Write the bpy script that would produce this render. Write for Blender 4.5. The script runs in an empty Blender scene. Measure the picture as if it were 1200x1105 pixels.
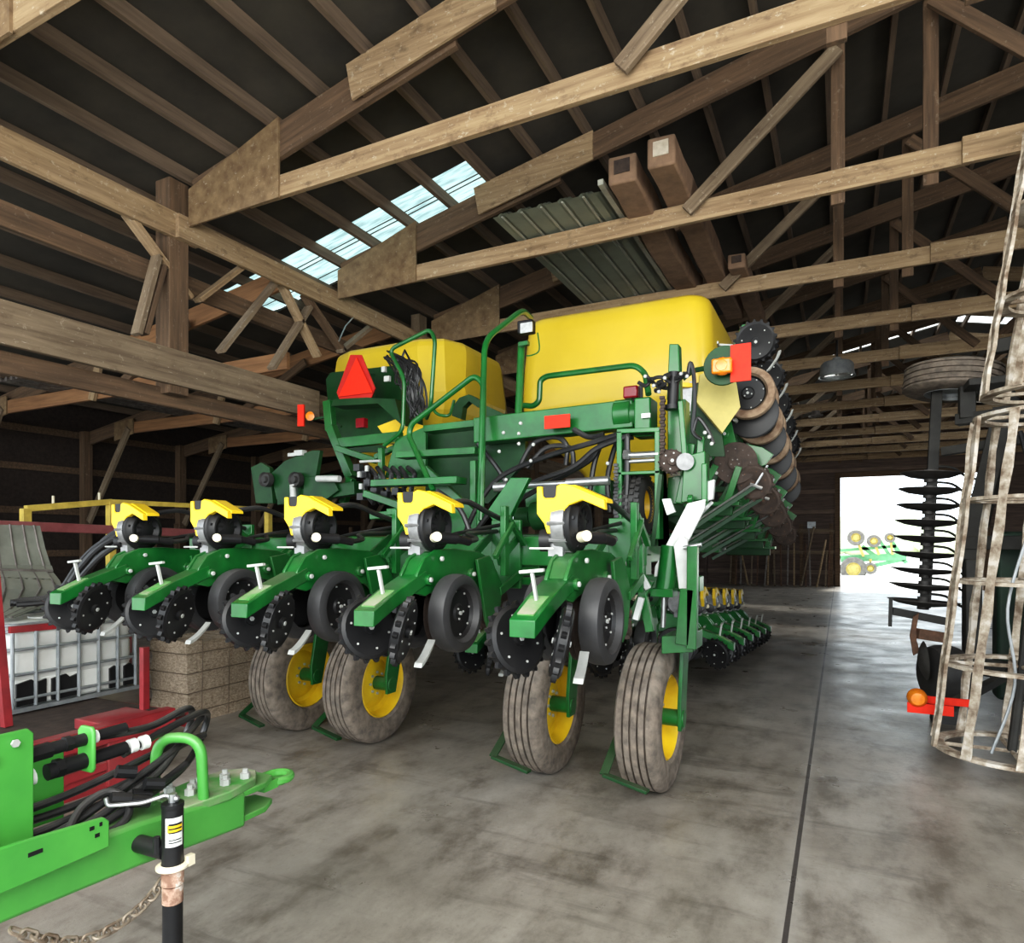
import bpy, bmesh, math, random
from mathutils import Vector, Matrix
random.seed(7)
col = bpy.context.scene.collection
V = Vector
PI = math.pi

# ------------------------------------------------------------------ viewing frame of the shed (aisle = +Y, across = +X)
YAW = math.radians(26.5); SN, CS = math.sin(YAW), math.cos(YAW)
FPX, HOR, CXP, EYE = 772.0, 636.0, 600.0, 1.6
def ray(px, py):
    u = (px-CXP)/FPX; v = (HOR-py)/FPX
    return V((-SN+CS*u, CS+SN*u, v))
def P(px, py, Y):
    r = ray(px, py); t = Y/r.y; return V((r.x*t, Y, EYE+r.z*t))
def PX(px, py, X):
    r = ray(px, py); t = X/r.x; return V((X, r.y*t, EYE+r.z*t))
def PZ(px, py, Z):
    r = ray(px, py); t = (Z-EYE)/r.z; return V((r.x*t, r.y*t, Z))
def PL(pts, Y): return [P(a, b, Y) for a, b in pts]

# ------------------------------------------------------------------ materials
MT = {}
def mat(name, c1, c2=None, scale=6, rough=.5, metal=0, bump=0, stretch=(1,1,1), dust=None, dust_amt=.0, c3=None, detail=6, spec=.5, lo=.35, hi=.65, coat=0, spots=0):
    m = bpy.data.materials.new(name); m.use_nodes = True
    nt = m.node_tree; n = nt.nodes; l = nt.links
    b = n['Principled BSDF']
    b.inputs['Roughness'].default_value = rough; b.inputs['Metallic'].default_value = metal
    b.inputs['Specular IOR Level'].default_value = spec
    if coat: b.inputs['Coat Weight'].default_value = coat; b.inputs['Coat Roughness'].default_value = .15
    c2 = c2 or tuple(x*.8 for x in c1)
    tc = n.new('ShaderNodeTexCoord'); oi = n.new('ShaderNodeObjectInfo')
    ad = n.new('ShaderNodeVectorMath'); ad.operation = 'ADD'
    mul = n.new('ShaderNodeMath'); mul.operation = 'MULTIPLY'; mul.inputs[1].default_value = 37.0
    l.new(oi.outputs['Random'], mul.inputs[0])
    mp = n.new('ShaderNodeMapping'); mp.inputs['Scale'].default_value = stretch
    l.new(tc.outputs['Object'], ad.inputs[0]); l.new(mul.outputs[0], ad.inputs[1]); l.new(ad.outputs[0], mp.inputs['Vector'])
    ns = n.new('ShaderNodeTexNoise'); ns.inputs['Scale'].default_value = scale; ns.inputs['Detail'].default_value = detail; ns.inputs['Roughness'].default_value = .62
    l.new(mp.outputs[0], ns.inputs['Vector'])
    cr = n.new('ShaderNodeValToRGB'); e = cr.color_ramp.elements
    e[0].position = lo; e[1].position = hi; e[0].color = (*c2, 1); e[1].color = (*c1, 1)
    if c3:
        k = cr.color_ramp.elements.new(min(.98, hi+.06)); k.color = (*c3, 1)
    l.new(ns.outputs['Fac'], cr.inputs['Fac'])
    out = cr.outputs['Color']
    if dust:
        n2 = n.new('ShaderNodeTexNoise'); n2.inputs['Scale'].default_value = scale*.45; n2.inputs['Detail'].default_value = 8
        l.new(ad.outputs[0], n2.inputs['Vector'])
        r2 = n.new('ShaderNodeValToRGB'); r2.color_ramp.elements[0].position = .42; r2.color_ramp.elements[1].position = .75
        l.new(n2.outputs['Fac'], r2.inputs['Fac'])
        ge = n.new('ShaderNodeNewGeometry'); sx = n.new('ShaderNodeSeparateXYZ'); l.new(ge.outputs['Normal'], sx.inputs[0])
        up = n.new('ShaderNodeMapRange'); up.inputs[1].default_value = .2; up.inputs[2].default_value = 1; up.inputs[3].default_value = .22; up.inputs[4].default_value = 1.7
        l.new(sx.outputs['Z'], up.inputs[0])
        mm = n.new('ShaderNodeMath'); mm.operation = 'MULTIPLY'; l.new(r2.outputs['Color'], mm.inputs[0]); l.new(up.outputs[0], mm.inputs[1])
        m3 = n.new('ShaderNodeMath'); m3.operation = 'MULTIPLY'; m3.use_clamp = True; m3.inputs[1].default_value = dust_amt; l.new(mm.outputs[0], m3.inputs[0])
        mx = n.new('ShaderNodeMixRGB'); mx.inputs[2].default_value = (*dust, 1); l.new(m3.outputs[0], mx.inputs[0]); l.new(out, mx.inputs[1]); out = mx.outputs[0]
    if spots:
        for sc_, st_, p0, p1, cc in ((17, (1,1,1), .60, .72, (.62,.55,.42)), (5.5, (1,1.6,1.6), .56, .70, (.085,.052,.03)), (42, (.3,1,1), .64, .70, (.72,.66,.55))):
            n4 = n.new('ShaderNodeTexNoise'); n4.inputs['Scale'].default_value = sc_; n4.inputs['Detail'].default_value = 5; n4.inputs['Roughness'].default_value = .7
            m4 = n.new('ShaderNodeMapping'); m4.inputs['Scale'].default_value = st_; m4.inputs['Location'].default_value = (sc_, 3, 1)
            l.new(ad.outputs[0], m4.inputs[0]); l.new(m4.outputs[0], n4.inputs['Vector'])
            r4 = n.new('ShaderNodeMapRange'); r4.inputs[1].default_value = p0; r4.inputs[2].default_value = p1; r4.inputs[4].default_value = spots; l.new(n4.outputs['Fac'], r4.inputs[0])
            x4 = n.new('ShaderNodeMixRGB'); x4.inputs[2].default_value = (*cc, 1); l.new(r4.outputs[0], x4.inputs[0]); l.new(out, x4.inputs[1]); out = x4.outputs[0]
    l.new(out, b.inputs['Base Color'])
    if bump:
        bp = n.new('ShaderNodeBump'); bp.inputs['Strength'].default_value = bump; bp.inputs['Distance'].default_value = .02
        l.new(ns.outputs['Fac'], bp.inputs['Height']); l.new(bp.outputs[0], b.inputs['Normal'])
    MT[name] = m; return m

DUST = (.30,.27,.21)
mat('green', (.010,.145,.026), (.005,.085,.015), 5, .30, spec=.4, dust=DUST, dust_amt=.22, coat=.25)
mat('green_dark', (.007,.060,.013), (.0035,.034,.008), 5, .42, spec=.3, dust=DUST, dust_amt=.16)
mat('green_bright', (.075,.36,.055), (.055,.29,.045), 3, .4, dust=(.24,.26,.17), dust_amt=.45, coat=.2)
mat('green_dusty', (.17,.27,.12), (.06,.30,.05), 14, .8, dust=(.34,.33,.25), dust_amt=.8)
mat('yellow_tank', (.66,.47,.026), (.60,.42,.02), 2, .38, coat=.15, dust=(.75,.66,.30), dust_amt=.25)
mat('yellow_pale', (.62,.52,.16), (.5,.42,.13), 5, .6, dust=DUST, dust_amt=.5)
mat('yellow', (.88,.60,.02), (.78,.50,.015), 6, .4)
mat('yellow_rail', (.70,.52,.10), (.5,.36,.06), 8, .55, dust=DUST, dust_amt=.4)
mat('black', (.012,.012,.013), (.007,.007,.008), 8, .42, spec=.35, dust=(.14,.13,.12), dust_amt=.2)
mat('hose', (.020,.020,.021), (.012,.012,.013), 9, .38, dust=(.2,.19,.18), dust_amt=.3)
mat('rubber', (.035,.034,.033), (.022,.021,.020), 9, .62, dust=(.2,.18,.16), dust_amt=.3)
mat('gauge_rubber', (.035,.035,.037), (.024,.024,.025), 5, .5, dust=(.2,.19,.18), dust_amt=.25)
mat('tire_dusty', (.235,.19,.15), (.10,.082,.066), 14, .9, bump=.25, dust=(.42,.38,.33), dust_amt=.4, stretch=(1,1,1))
mat('tire_tan', (.38,.28,.19), (.17,.10,.06), 10, .9, bump=.2)
mat('steel', (.52,.53,.53), (.36,.37,.37), 10, .32, .85)
mat('zinc', (.56,.57,.54), (.40,.41,.39), 8, .5, .15)
mat('white_steel', (.80,.82,.80), (.6,.62,.6), 5, .45, .1, dust=DUST, dust_amt=.3)
mat('silver', (.36,.36,.36), (.22,.22,.22), 12, .4, .6)
mat('rust', (.19,.10,.06), (.09,.05,.032), 12, .8, .2, bump=.2)
mat('rust_dark', (.085,.058,.045), (.045,.032,.026), 14, .75, .25, bump=.3)
mat('cap_cream', (.80,.74,.56), (.7,.62,.44), 8, .5)
mat('red_paint', (.32,.022,.028), (.2,.014,.018), 5, .5, dust=(.35,.25,.22), dust_amt=.4)
mat('red_rail', (.28,.08,.08), (.2,.05,.05), 5, .6, dust=DUST, dust_amt=.4)
mat('red_reflector', (.85,.035,.012), (.78,.028,.010), 30, .5, spec=.2)
mat('red_border', (.55,.025,.018), (.45,.018,.014), 8, .45, spec=.3)
mat('red_lens', (.22,.005,.012), (.15,.004,.008), 8, .12)
mat('amber', (.90,.27,.015), (.75,.18,.01), 20, .15)
mat('glass_lamp', (.75,.78,.78), (.5,.52,.52), 30, .08, .3)
mat('decal', (.8,.82,.78), (.72,.74,.7), 10, .4)
mat('white_plastic', (.80,.80,.76), (.66,.66,.61), 2.5, .5, dust=(.5,.48,.42), dust_amt=.4)
mat('galv', (.42,.44,.45), (.28,.30,.31), 9, .45, .5)
mat('dirty_bar', (.50,.43,.34), (.17,.12,.08), 9, .9, bump=.6, lo=.36, hi=.56, c3=(.64,.59,.52))
mat('dark_frame', (.035,.034,.030), (.02,.019,.017), 7, .7, dust=(.16,.14,.11), dust_amt=.4)
mat('dark_green_frame', (.018,.055,.03), (.012,.03,.02), 6, .6, dust=(.14,.14,.11), dust_amt=.4)
mat('disc_steel', (.11,.105,.10), (.06,.055,.05), 8, .6, .3)
WS = (.6,9,9)
mat('wood', (.385,.275,.158), (.19,.12,.064), 2.6, .85, bump=.25, stretch=WS, dust=(.55,.46,.33), dust_amt=.5, lo=.30, hi=.66, spots=.6)
mat('wood_dark', (.155,.095,.054), (.075,.046,.027), 2.6, .88, bump=.25, stretch=WS, dust=(.30,.22,.14), dust_amt=.3, spots=.15)
mat('wood_grey', (.24,.18,.118), (.125,.088,.056), 2.6, .9, bump=.25, stretch=WS, dust=(.38,.33,.25), dust_amt=.4, spots=.4)
mat('wood_red', (.32,.165,.075), (.20,.10,.045), 2.6, .85, bump=.2, stretch=WS, dust=(.42,.3,.19), dust_amt=.3)
mat('plywood', (.25,.17,.09), (.14,.085,.043), 3, .85, bump=.15, stretch=(3,3,3), dust=(.45,.38,.27), dust_amt=.5, spots=.4)
mat('purlin', (.20,.145,.10), (.12,.085,.06), 3, .9, stretch=(9,.6,9))
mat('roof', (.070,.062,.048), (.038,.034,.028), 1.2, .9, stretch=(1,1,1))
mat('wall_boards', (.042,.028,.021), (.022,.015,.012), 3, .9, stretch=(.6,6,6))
mat('back_boards_haze', (.15,.105,.085), (.085,.06,.05), 3, .9, stretch=(.6,6,6))  # wall boards lightened: veiling glare of the far end put into the colour
mat('back_girt_haze', (.24,.17,.13), (.14,.10,.075), 3, .9, stretch=(.6,6,6))  # girt wood lightened the same way, far haze painted in
mat('card', (.30,.19,.12), (.20,.125,.08), 7, .9, bump=.2, dust=(.3,.22,.15), dust_amt=.4)
mat('card_end', (.70,.62,.5), (.5,.42,.32), 12, .8)
mat('roofing', (.28,.31,.25), (.21,.235,.19), 2, .5, .2, dust=(.36,.33,.26), dust_amt=.5)
mat('roofing_edge', (.55,.55,.47), (.4,.4,.34), 6, .5, .3)
mat('trough', (.24,.25,.21), (.16,.165,.135), 4, .7, .1, dust=(.36,.34,.28), dust_amt=.5)
mat('straw', (.62,.50,.37), (.28,.20,.135), 38, .95, bump=.9, stretch=(1,1,1.8), lo=.3, hi=.66, dust=(.60,.52,.42), dust_amt=.5)
mat('twine', (.22,.16,.11), (.15,.11,.08), 10, .9)
mat('chain', (.34,.29,.23), (.18,.13,.09), 18, .6, .5)
mat('primer', (.52,.34,.25), (.24,.13,.09), 26, .85, bump=.4, lo=.40, hi=.56, c3=(.68,.60,.52))
mat('dirt_ground', (.86,.84,.78), (.78,.75,.70), 2, .95)  # near-white, so the outdoor overexposure sits in the colour
mat('grass', (.78,.82,.60), (.66,.72,.48), 3, .95)  # hedge green bleached pale, daylight glare put into the colour
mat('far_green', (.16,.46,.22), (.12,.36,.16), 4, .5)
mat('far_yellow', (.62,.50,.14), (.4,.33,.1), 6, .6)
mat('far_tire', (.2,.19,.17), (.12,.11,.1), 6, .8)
mat('metal_dull', (.24,.22,.20), (.13,.11,.10), 10, .6, .4)

def floor_material():
    m = bpy.data.materials.new('concrete'); m.use_nodes = True
    nt = m.node_tree; n = nt.nodes; l = nt.links; b = n['Principled BSDF']; b.inputs['Specular IOR Level'].default_value = .85
    ge = n.new('ShaderNodeNewGeometry')
    def noise(scale, det, st=(1,1,1), ro=.6):
        mp = n.new('ShaderNodeMapping'); mp.inputs['Scale'].default_value = st; l.new(ge.outputs['Position'], mp.inputs[0])
        x = n.new('ShaderNodeTexNoise'); x.inputs['Scale'].default_value = scale; x.inputs['Detail'].default_value = det; x.inputs['Roughness'].default_value = ro
        l.new(mp.outputs[0], x.inputs['Vector']); return x.outputs['Fac']
    def ramp(f, stops):
        r = n.new('ShaderNodeValToRGB'); r.color_ramp.elements[0].position = stops[0][0]; r.color_ramp.elements[0].color = (*stops[0][1],1)
        r.color_ramp.elements[1].position = stops[-1][0]; r.color_ramp.elements[1].color = (*stops[-1][1],1)
        for p, c in stops[1:-1]: k = r.color_ramp.elements.new(p); k.color = (*c,1)
        l.new(f, r.inputs[0]); return r.outputs[0]
    def mix(kind, fac, a, c):
        x = n.new('ShaderNodeMixRGB'); x.blend_type = kind; x.inputs[0].default_value = fac; l.new(a, x.inputs[1]); l.new(c, x.inputs[2]); return x.outputs[0]
    base = ramp(noise(.55, 9, (1,1,1), .65), [(.3,(.215,.188,.155)), (.5,(.33,.30,.258)), (.7,(.43,.40,.36))])
    blot = ramp(noise(2.6, 10, (1.3,.7,1), .7), [(.36,(.42,.39,.36)), (.5,(.88,.87,.86)), (.62,(1.08,1.08,1.08))])
    speck = ramp(noise(38, 4, (1,1,1), .7), [(.28,(.72,.70,.68)), (.42,(1,1,1)), (.66,(1,1,1)), (.74,(1.3,1.28,1.22))])
    c = mix('MULTIPLY', .85, base, blot); c = mix('MULTIPLY', .8, c, speck)
    # scuffed trowel marks run down the aisle
    marks = ramp(noise(1.8, 8, (.35,2.2,1), .7), [(.36,(.5,.48,.47)), (.46,(1,1,1)), (1,(1,1,1))])
    c = mix('MULTIPLY', .6, c, marks)
    # saw-cut control joints
    sx = n.new('ShaderNodeSeparateXYZ'); l.new(ge.outputs['Position'], sx.inputs[0])
    a1 = n.new('ShaderNodeMath'); a1.operation = 'ADD'; a1.inputs[1].default_value = .2; l.new(sx.outputs['X'], a1.inputs[0])
    a2 = n.new('ShaderNodeMath'); a2.operation = 'ABSOLUTE'; l.new(a1.outputs[0], a2.inputs[0])
    a3 = n.new('ShaderNodeMath'); a3.operation = 'LESS_THAN'; a3.inputs[1].default_value = .011; l.new(a2.outputs[0], a3.inputs[0])
    mx = n.new('ShaderNodeMixRGB'); l.new(a3.outputs[0], mx.inputs[0]); l.new(c, mx.inputs[1]); mx.inputs[2].default_value = (.07,.06,.055,1)
    # lighter worn lip along the joint
    a4 = n.new('ShaderNodeMapRange'); a4.inputs[1].default_value = .012; a4.inputs[2].default_value = .07; a4.inputs[3].default_value = .35; a4.inputs[4].default_value = 0
    l.new(a2.outputs[0], a4.inputs[0])
    mx0 = n.new('ShaderNodeMixRGB'); l.new(a4.outputs[0], mx0.inputs[0]); l.new(c, mx0.inputs[1]); mx0.inputs[2].default_value = (.42,.40,.37,1); l.new(mx0.outputs[0], mx.inputs[1])
    l.new(mx.outputs[0], b.inputs['Base Color'])
    rr = ramp(noise(1.7, 6), [(.3,(.24,)*3), (.7,(.48,)*3)]); l.new(rr, b.inputs['Roughness'])
    bp = n.new('ShaderNodeBump'); bp.inputs['Strength'].default_value = .25; bp.inputs['Distance'].default_value = .01
    l.new(noise(14, 8, (1,1,1), .7), bp.inputs['Height']); l.new(bp.outputs[0], b.inputs['Normal'])
    MT['concrete'] = m
floor_material()
def skylight_material(name, ca, cb):
    m = bpy.data.materials.new(name); m.use_nodes = True
    nt = m.node_tree; n = nt.nodes; l = nt.links
    for x in list(n): n.remove(x)
    o = n.new('ShaderNodeOutputMaterial'); t = n.new('ShaderNodeBsdfTranslucent'); g = n.new('ShaderNodeBsdfTransparent'); mx = n.new('ShaderNodeMixShader')
    tc = n.new('ShaderNodeTexCoord'); w = n.new('ShaderNodeTexNoise'); w.inputs['Scale'].default_value = 5; mp = n.new('ShaderNodeMapping'); mp.inputs['Scale'].default_value = (.6,5,1)
    l.new(tc.outputs['Object'], mp.inputs[0]); l.new(mp.outputs[0], w.inputs['Vector'])
    r = n.new('ShaderNodeValToRGB'); r.color_ramp.elements[0].color = (*ca,1); r.color_ramp.elements[1].color = (*cb,1); r.color_ramp.elements[0].position = .35; r.color_ramp.elements[1].position = .6
    l.new(w.outputs['Fac'], r.inputs[0]); l.new(r.outputs[0], t.inputs['Color']); l.new(r.outputs[0], g.inputs['Color'])
    mx.inputs[0].default_value = .75; l.new(t.outputs[0], mx.inputs[1]); l.new(g.outputs[0], mx.inputs[2]); l.new(mx.outputs[0], o.inputs[0])
    MT[name] = m
skylight_material('skylight_sheet', (.13,.19,.18), (.25,.33,.31)); skylight_material('skylight_clear', (.6,.6,.58), (.9,.9,.88))

# ------------------------------------------------------------------ mesh builder
def wmat(o):
    return wmat(o.parent) @ o.matrix_basis if o.parent else o.matrix_basis.copy()
def frame(a, axis, up=V((0,0,1))):
    z = axis.normalized()
    if abs(z.dot(up)) > .98: up = V((0,1,0)) if abs(z.y) < .9 else V((1,0,0))
    x = up.cross(z).normalized(); y = z.cross(x)
    return Matrix(((x.x,y.x,z.x,a.x),(x.y,y.y,z.y,a.y),(x.z,y.z,z.z,a.z),(0,0,0,1)))
class MB:
    def __init__(s): s.v, s.f, s.m, s.mi, s.st = [], [], [], 0, []
    def add(s, vs, fs):
        b = len(s.v); s.v += [V(x) for x in vs]; s.st.append((b, len(s.f)))
        for q in fs: s.f.append(tuple(b+i for i in q)); s.m.append(s.mi)
        return s
    def box(s, c, d, R=None):
        hx, hy, hz = d[0]/2, d[1]/2, d[2]/2; c = V(c)
        vs = [V((x,y,z)) for x in (-hx,hx) for y in (-hy,hy) for z in (-hz,hz)]
        if R is not None: vs = [R @ q for q in vs]
        return s.add([c+q for q in vs], [(0,1,3,2),(4,6,7,5),(0,4,5,1),(2,3,7,6),(0,2,6,4),(1,5,7,3)])
    def bar(s, a, b, w, h, up=V((0,0,1))):
        a, b = V(a), V(b); M = frame(a, b-a, up); L = (b-a).length; R = M.to_3x3()
        vs = [a + R @ V((x,y,z)) for x in (-w/2,w/2) for y in (-h/2,h/2) for z in (0,L)]
        return s.add(vs, [(0,1,3,2),(4,6,7,5),(0,4,5,1),(2,3,7,6),(0,2,6,4),(1,5,7,3)])
    def cyl(s, a, b, r, r2=None, n=14):
        a, b = V(a), V(b); return s.lathe([(0,0),(r,0),(r if r2 is None else r2,(b-a).length),(0,(b-a).length)], a, b-a, n)
    def lathe(s, prof, a, axis, n=24):
        M = frame(V(a), V(axis)); vs, fs, idx = [], [], []
        for r, t in prof:
            if r < 1e-6: idx.append([len(vs)]*n); vs.append(M @ V((0,0,t)))
            else:
                k = len(vs); idx.append([k+i for i in range(n)])
                for i in range(n): an = 2*PI*i/n; vs.append(M @ V((r*math.cos(an), r*math.sin(an), t)))
        for p, q in zip(idx, idx[1:]):
            for i in range(n):
                j = (i+1) % n; f = []
                for z in (p[i], p[j], q[j], q[i]):
                    if z not in f: f.append(z)
                if len(f) > 2: fs.append(tuple(f))
        return s.add(vs, fs)
    def tube(s, pts, r, n=8, closed=False, smooth=0):
        pts = [V(p) for p in pts]
        if smooth: pts = catmull(pts, smooth, closed)
        N = len(pts); vs, fs = [], []; pu = None
        for i, p in enumerate(pts):
            a = pts[i-1] if (i or closed) else p; b = pts[(i+1) % N] if (i < N-1 or closed) else p
            t = (b-a).normalized()
            if pu is None: pu = t.orthogonal().normalized()
            else: pu = (pu - t*pu.dot(t)).normalized()
            w = t.cross(pu)
            for k in range(n): an = 2*PI*k/n; vs.append(p + r*(math.cos(an)*pu + math.sin(an)*w))
        for i in range(N if closed else N-1):
            for k in range(n): fs.append((i*n+k, i*n+(k+1) % n, ((i+1) % N)*n+(k+1) % n, ((i+1) % N)*n+k))
        if not closed: fs += [tuple(range(n))[::-1], tuple((N-1)*n+k for k in range(n))]
        return s.add(vs, fs)
    def prism(s, pts, n, th):
        """closed planar outline pts (3D) thickened by th along n, centred"""
        pts = [V(p) for p in pts]; n = V(n).normalized()*th/2; k = len(pts)
        vs = [p-n for p in pts]+[p+n for p in pts]
        return s.add(vs, [tuple(range(k))[::-1], tuple(range(k,2*k))]+[(i,(i+1) % k,k+(i+1) % k,k+i) for i in range(k)])
    def sph(s, c, r, n=10):
        return s.lathe([(r*math.sin(PI*i/n), -r*math.cos(PI*i/n)) for i in range(n+1)], c, V((0,0,1)), n*2)
    def loft(s, rings, cap=True):
        k = len(rings[0]); vs = [p for r in rings for p in r]; fs = []
        for i in range(len(rings)-1):
            for j in range(k): fs.append((i*k+j, i*k+(j+1) % k, (i+1)*k+(j+1) % k, (i+1)*k+j))
        if cap: fs += [tuple(range(k))[::-1], tuple((len(rings)-1)*k+j for j in range(k))]
        return s.add(vs, fs)
    def pieces(s):
        st = s.st; k = len(st)
        if k < 2 or st[0] != (0, 0): return [s]
        vb = [a for a, _ in st]+[len(s.v)]; fb = [a for _, a in st]+[len(s.f)]; bx = []
        for i in range(k):
            p = s.v[vb[i]:vb[i+1]]; bx.append(([min(q[j] for q in p) for j in range(3)], [max(q[j] for q in p) for j in range(3)]))
        sz = [max(b[j]-a[j] for j in range(3)) for a, b in bx]; par = list(range(k))
        def root(i):
            while par[i] != i: i = par[i]
            return i
        for i in range(k):
            for j in range(i+1, k):
                g = math.sqrt(sum(max(0, bx[i][0][t]-bx[j][1][t], bx[j][0][t]-bx[i][1][t])**2 for t in range(3)))
                if g <= max(.018, .48*max(sz[i], sz[j])): par[root(j)] = root(i)
        grp = {}
        for i in range(k): grp.setdefault(root(i), []).append(i)
        if len(grp) == 1: return [s]
        out = []
        for ids in grp.values():
            q = MB()
            for i in ids:
                o = len(q.v)-vb[i]; q.st.append((len(q.v), len(q.f))); q.v += s.v[vb[i]:vb[i+1]]
                q.f += [tuple(x+o for x in f) for f in s.f[fb[i]:fb[i+1]]]; q.m += s.m[fb[i]:fb[i+1]]
            out.append(q)
        return out
    def build(s, name, mats, parent=None, bev=0, ang=35, label=None, smooth=True):
        ps = s.pieces() if parent is not None else [s]
        if len(ps) > 1: return [p.build1(name, mats, parent, bev, ang, label, smooth) for p in ps][0]
        return s.build1(name, mats, parent, bev, ang, label, smooth)
    def build1(s, name, mats, parent=None, bev=0, ang=35, label=None, smooth=True):
        me = bpy.data.meshes.new(name)
        vs = s.v
        if parent is not None:
            inv = wmat(parent).inverted(); vs = [inv @ p for p in vs]
        me.from_pydata([tuple(p) for p in vs], [], s.f)
        for m in (mats if isinstance(mats, (list, tuple)) else [mats]): me.materials.append(MT[m])
        me.polygons.foreach_set('material_index', s.m)
        bm = bmesh.new(); bm.from_mesh(me); bmesh.ops.recalc_face_normals(bm, faces=bm.faces)
        for f in bm.faces: f.smooth = smooth
        for e in bm.edges:
            if len(e.link_faces) != 2 or e.calc_face_angle(0) > math.radians(ang): e.smooth = False
        bm.to_mesh(me); bm.free()
        o = bpy.data.objects.new(name, me); col.objects.link(o)
        if parent is not None: o.parent = parent
        if bev:
            q = o.modifiers.new('edge', 'BEVEL'); q.width = bev; q.segments = 2; q.limit_method = 'ANGLE'; q.angle_limit = math.radians(40)
        if label: o['label'] = label
        return o
def catmull(p, k, closed=False):
    out = []; N = len(p)
    for i in range(N if closed else N-1):
        a, b, c, d = (p[(i-1) % N] if (closed or i) else p[0]), p[i], p[(i+1) % N], (p[(i+2) % N] if (closed or i < N-2) else p[-1])
        for j in range(k):
            t = j/k; out.append(.5*((2*b)+(c-a)*t+(2*a-5*b+4*c-d)*t*t+(3*b-a-3*c+d)*t**3))
    if not closed: out.append(p[-1])
    return out
def fillet(p, r, k=5):
    """round the inner corners of a polyline"""
    p = [V(q) for q in p]; out = [p[0]]
    for a, b, c in zip(p, p[1:], p[2:]):
        u, w = (a-b), (c-b); q = min(r, u.length*.45, w.length*.45); s0, s1 = b+u.normalized()*q, b+w.normalized()*q
        for j in range(k+1): t = j/k; out.append(s0*(1-t)**2+b*2*t*(1-t)+s1*t*t)
    out.append(p[-1]); return out
def thing(name, label, cat, loc=(0,0,0), group=None):
    o = bpy.data.objects.new(name, None); o.empty_display_size = .2; col.objects.link(o); o.matrix_basis = Matrix.Translation(V(loc))
    return tag(o, label, cat, group)
def tag(o, label, cat, group=None):
    o['label'] = label; o['category'] = cat
    if group: o['group'] = group
    return o
def struct(o): o['kind'] = 'structure'; return o
def copy_tree(o, parent=None, matrix=None):
    c = o.copy(); col.objects.link(c); c.parent = parent
    if matrix is not None: c.matrix_basis = matrix
    for ch in list(o.children): copy_tree(ch, c)
    return c
def beam(name, a, b, w, h, m, parent, up=V((0,0,1)), bev=.004):
    """timber whose own x axis runs along its length (grain follows)"""
    a, b = V(a), V(b); L = (b-a).length; x = (b-a).normalized(); y = up.cross(x)
    y = y.normalized() if y.length > .05 else V((0,1,0)); z = x.cross(y); c = (a+b)/2
    M = Matrix(((x.x,y.x,z.x,c.x),(x.y,y.y,z.y,c.y),(x.z,y.z,z.z,c.z),(0,0,0,1)))
    q = MB().box((0,0,0), (L,w,h)); o = q.build(name, m, None, bev=bev)
    if parent is not None: o.parent = parent; o.matrix_basis = wmat(parent).inverted() @ M
    else: o.matrix_basis = M
    return o

# ================================================================== THE BUILDING
YB, YF = 27.0, -1.6              # far wall, open front
XL, XR, XRIDGE = -13.4, 10.0, 2.3
def zroof(X):
    if X < -7: return 5.05-.206*1.6-.085*(-7-X)
    if X <= XRIDGE: return 5.05+.206*(X+5.4)
    return 5.05+.206*(XRIDGE+5.4)-.206*(X-XRIDGE)
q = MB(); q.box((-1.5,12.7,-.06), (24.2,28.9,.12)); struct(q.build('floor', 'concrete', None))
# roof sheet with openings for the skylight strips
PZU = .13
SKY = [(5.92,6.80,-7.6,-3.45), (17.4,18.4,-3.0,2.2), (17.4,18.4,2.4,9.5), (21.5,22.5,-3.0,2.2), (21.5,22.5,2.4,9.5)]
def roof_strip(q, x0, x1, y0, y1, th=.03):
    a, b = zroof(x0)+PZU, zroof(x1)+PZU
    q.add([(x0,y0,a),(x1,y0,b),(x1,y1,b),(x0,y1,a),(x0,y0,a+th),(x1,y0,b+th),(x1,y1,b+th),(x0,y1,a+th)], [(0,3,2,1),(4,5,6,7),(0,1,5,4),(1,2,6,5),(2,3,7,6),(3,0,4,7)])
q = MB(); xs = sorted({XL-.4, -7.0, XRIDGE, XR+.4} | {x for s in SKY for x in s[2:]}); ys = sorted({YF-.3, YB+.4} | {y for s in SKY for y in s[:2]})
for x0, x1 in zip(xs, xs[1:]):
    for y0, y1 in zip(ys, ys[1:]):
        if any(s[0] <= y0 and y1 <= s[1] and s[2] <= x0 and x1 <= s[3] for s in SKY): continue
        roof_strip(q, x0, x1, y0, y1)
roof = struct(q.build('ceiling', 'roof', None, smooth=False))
for i, s in enumerate(SKY):
    q = MB(); seg = sorted({s[2], s[3]} | ({-7.0} if s[2] < -7 < s[3] else set())); n = 36
    for x0, x1 in zip(seg, seg[1:]):
        for k in range(n):
            ya, yb = s[0]+(s[1]-s[0])*k/n, s[0]+(s[1]-s[0])*(k+1)/n
            za, zb = .022*abs((k % 4)-2)/2, .022*abs(((k+1) % 4)-2)/2
            q.add([(x0,ya,zroof(x0)+PZU+.01+za),(x1,ya,zroof(x1)+PZU+.01+za),(x1,yb,zroof(x1)+PZU+.01+zb),(x0,yb,zroof(x0)+PZU+.01+zb)], [(0,1,2,3)])
    wnd = struct(q.build('window_%d' % (i+1), 'skylight_sheet' if i == 0 else 'skylight_clear', None, smooth=False))
    for f in (.30, .38, .72):
        q = MB()
        for x0, x1 in zip(seg, seg[1:]): yy = s[0]+(s[1]-s[0])*f; q.bar((x0,yy,zroof(x0)+PZU), (x1,yy,zroof(x1)+PZU), .012, .008)
        q.build('lap_joint', 'metal_dull', wnd)
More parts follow.
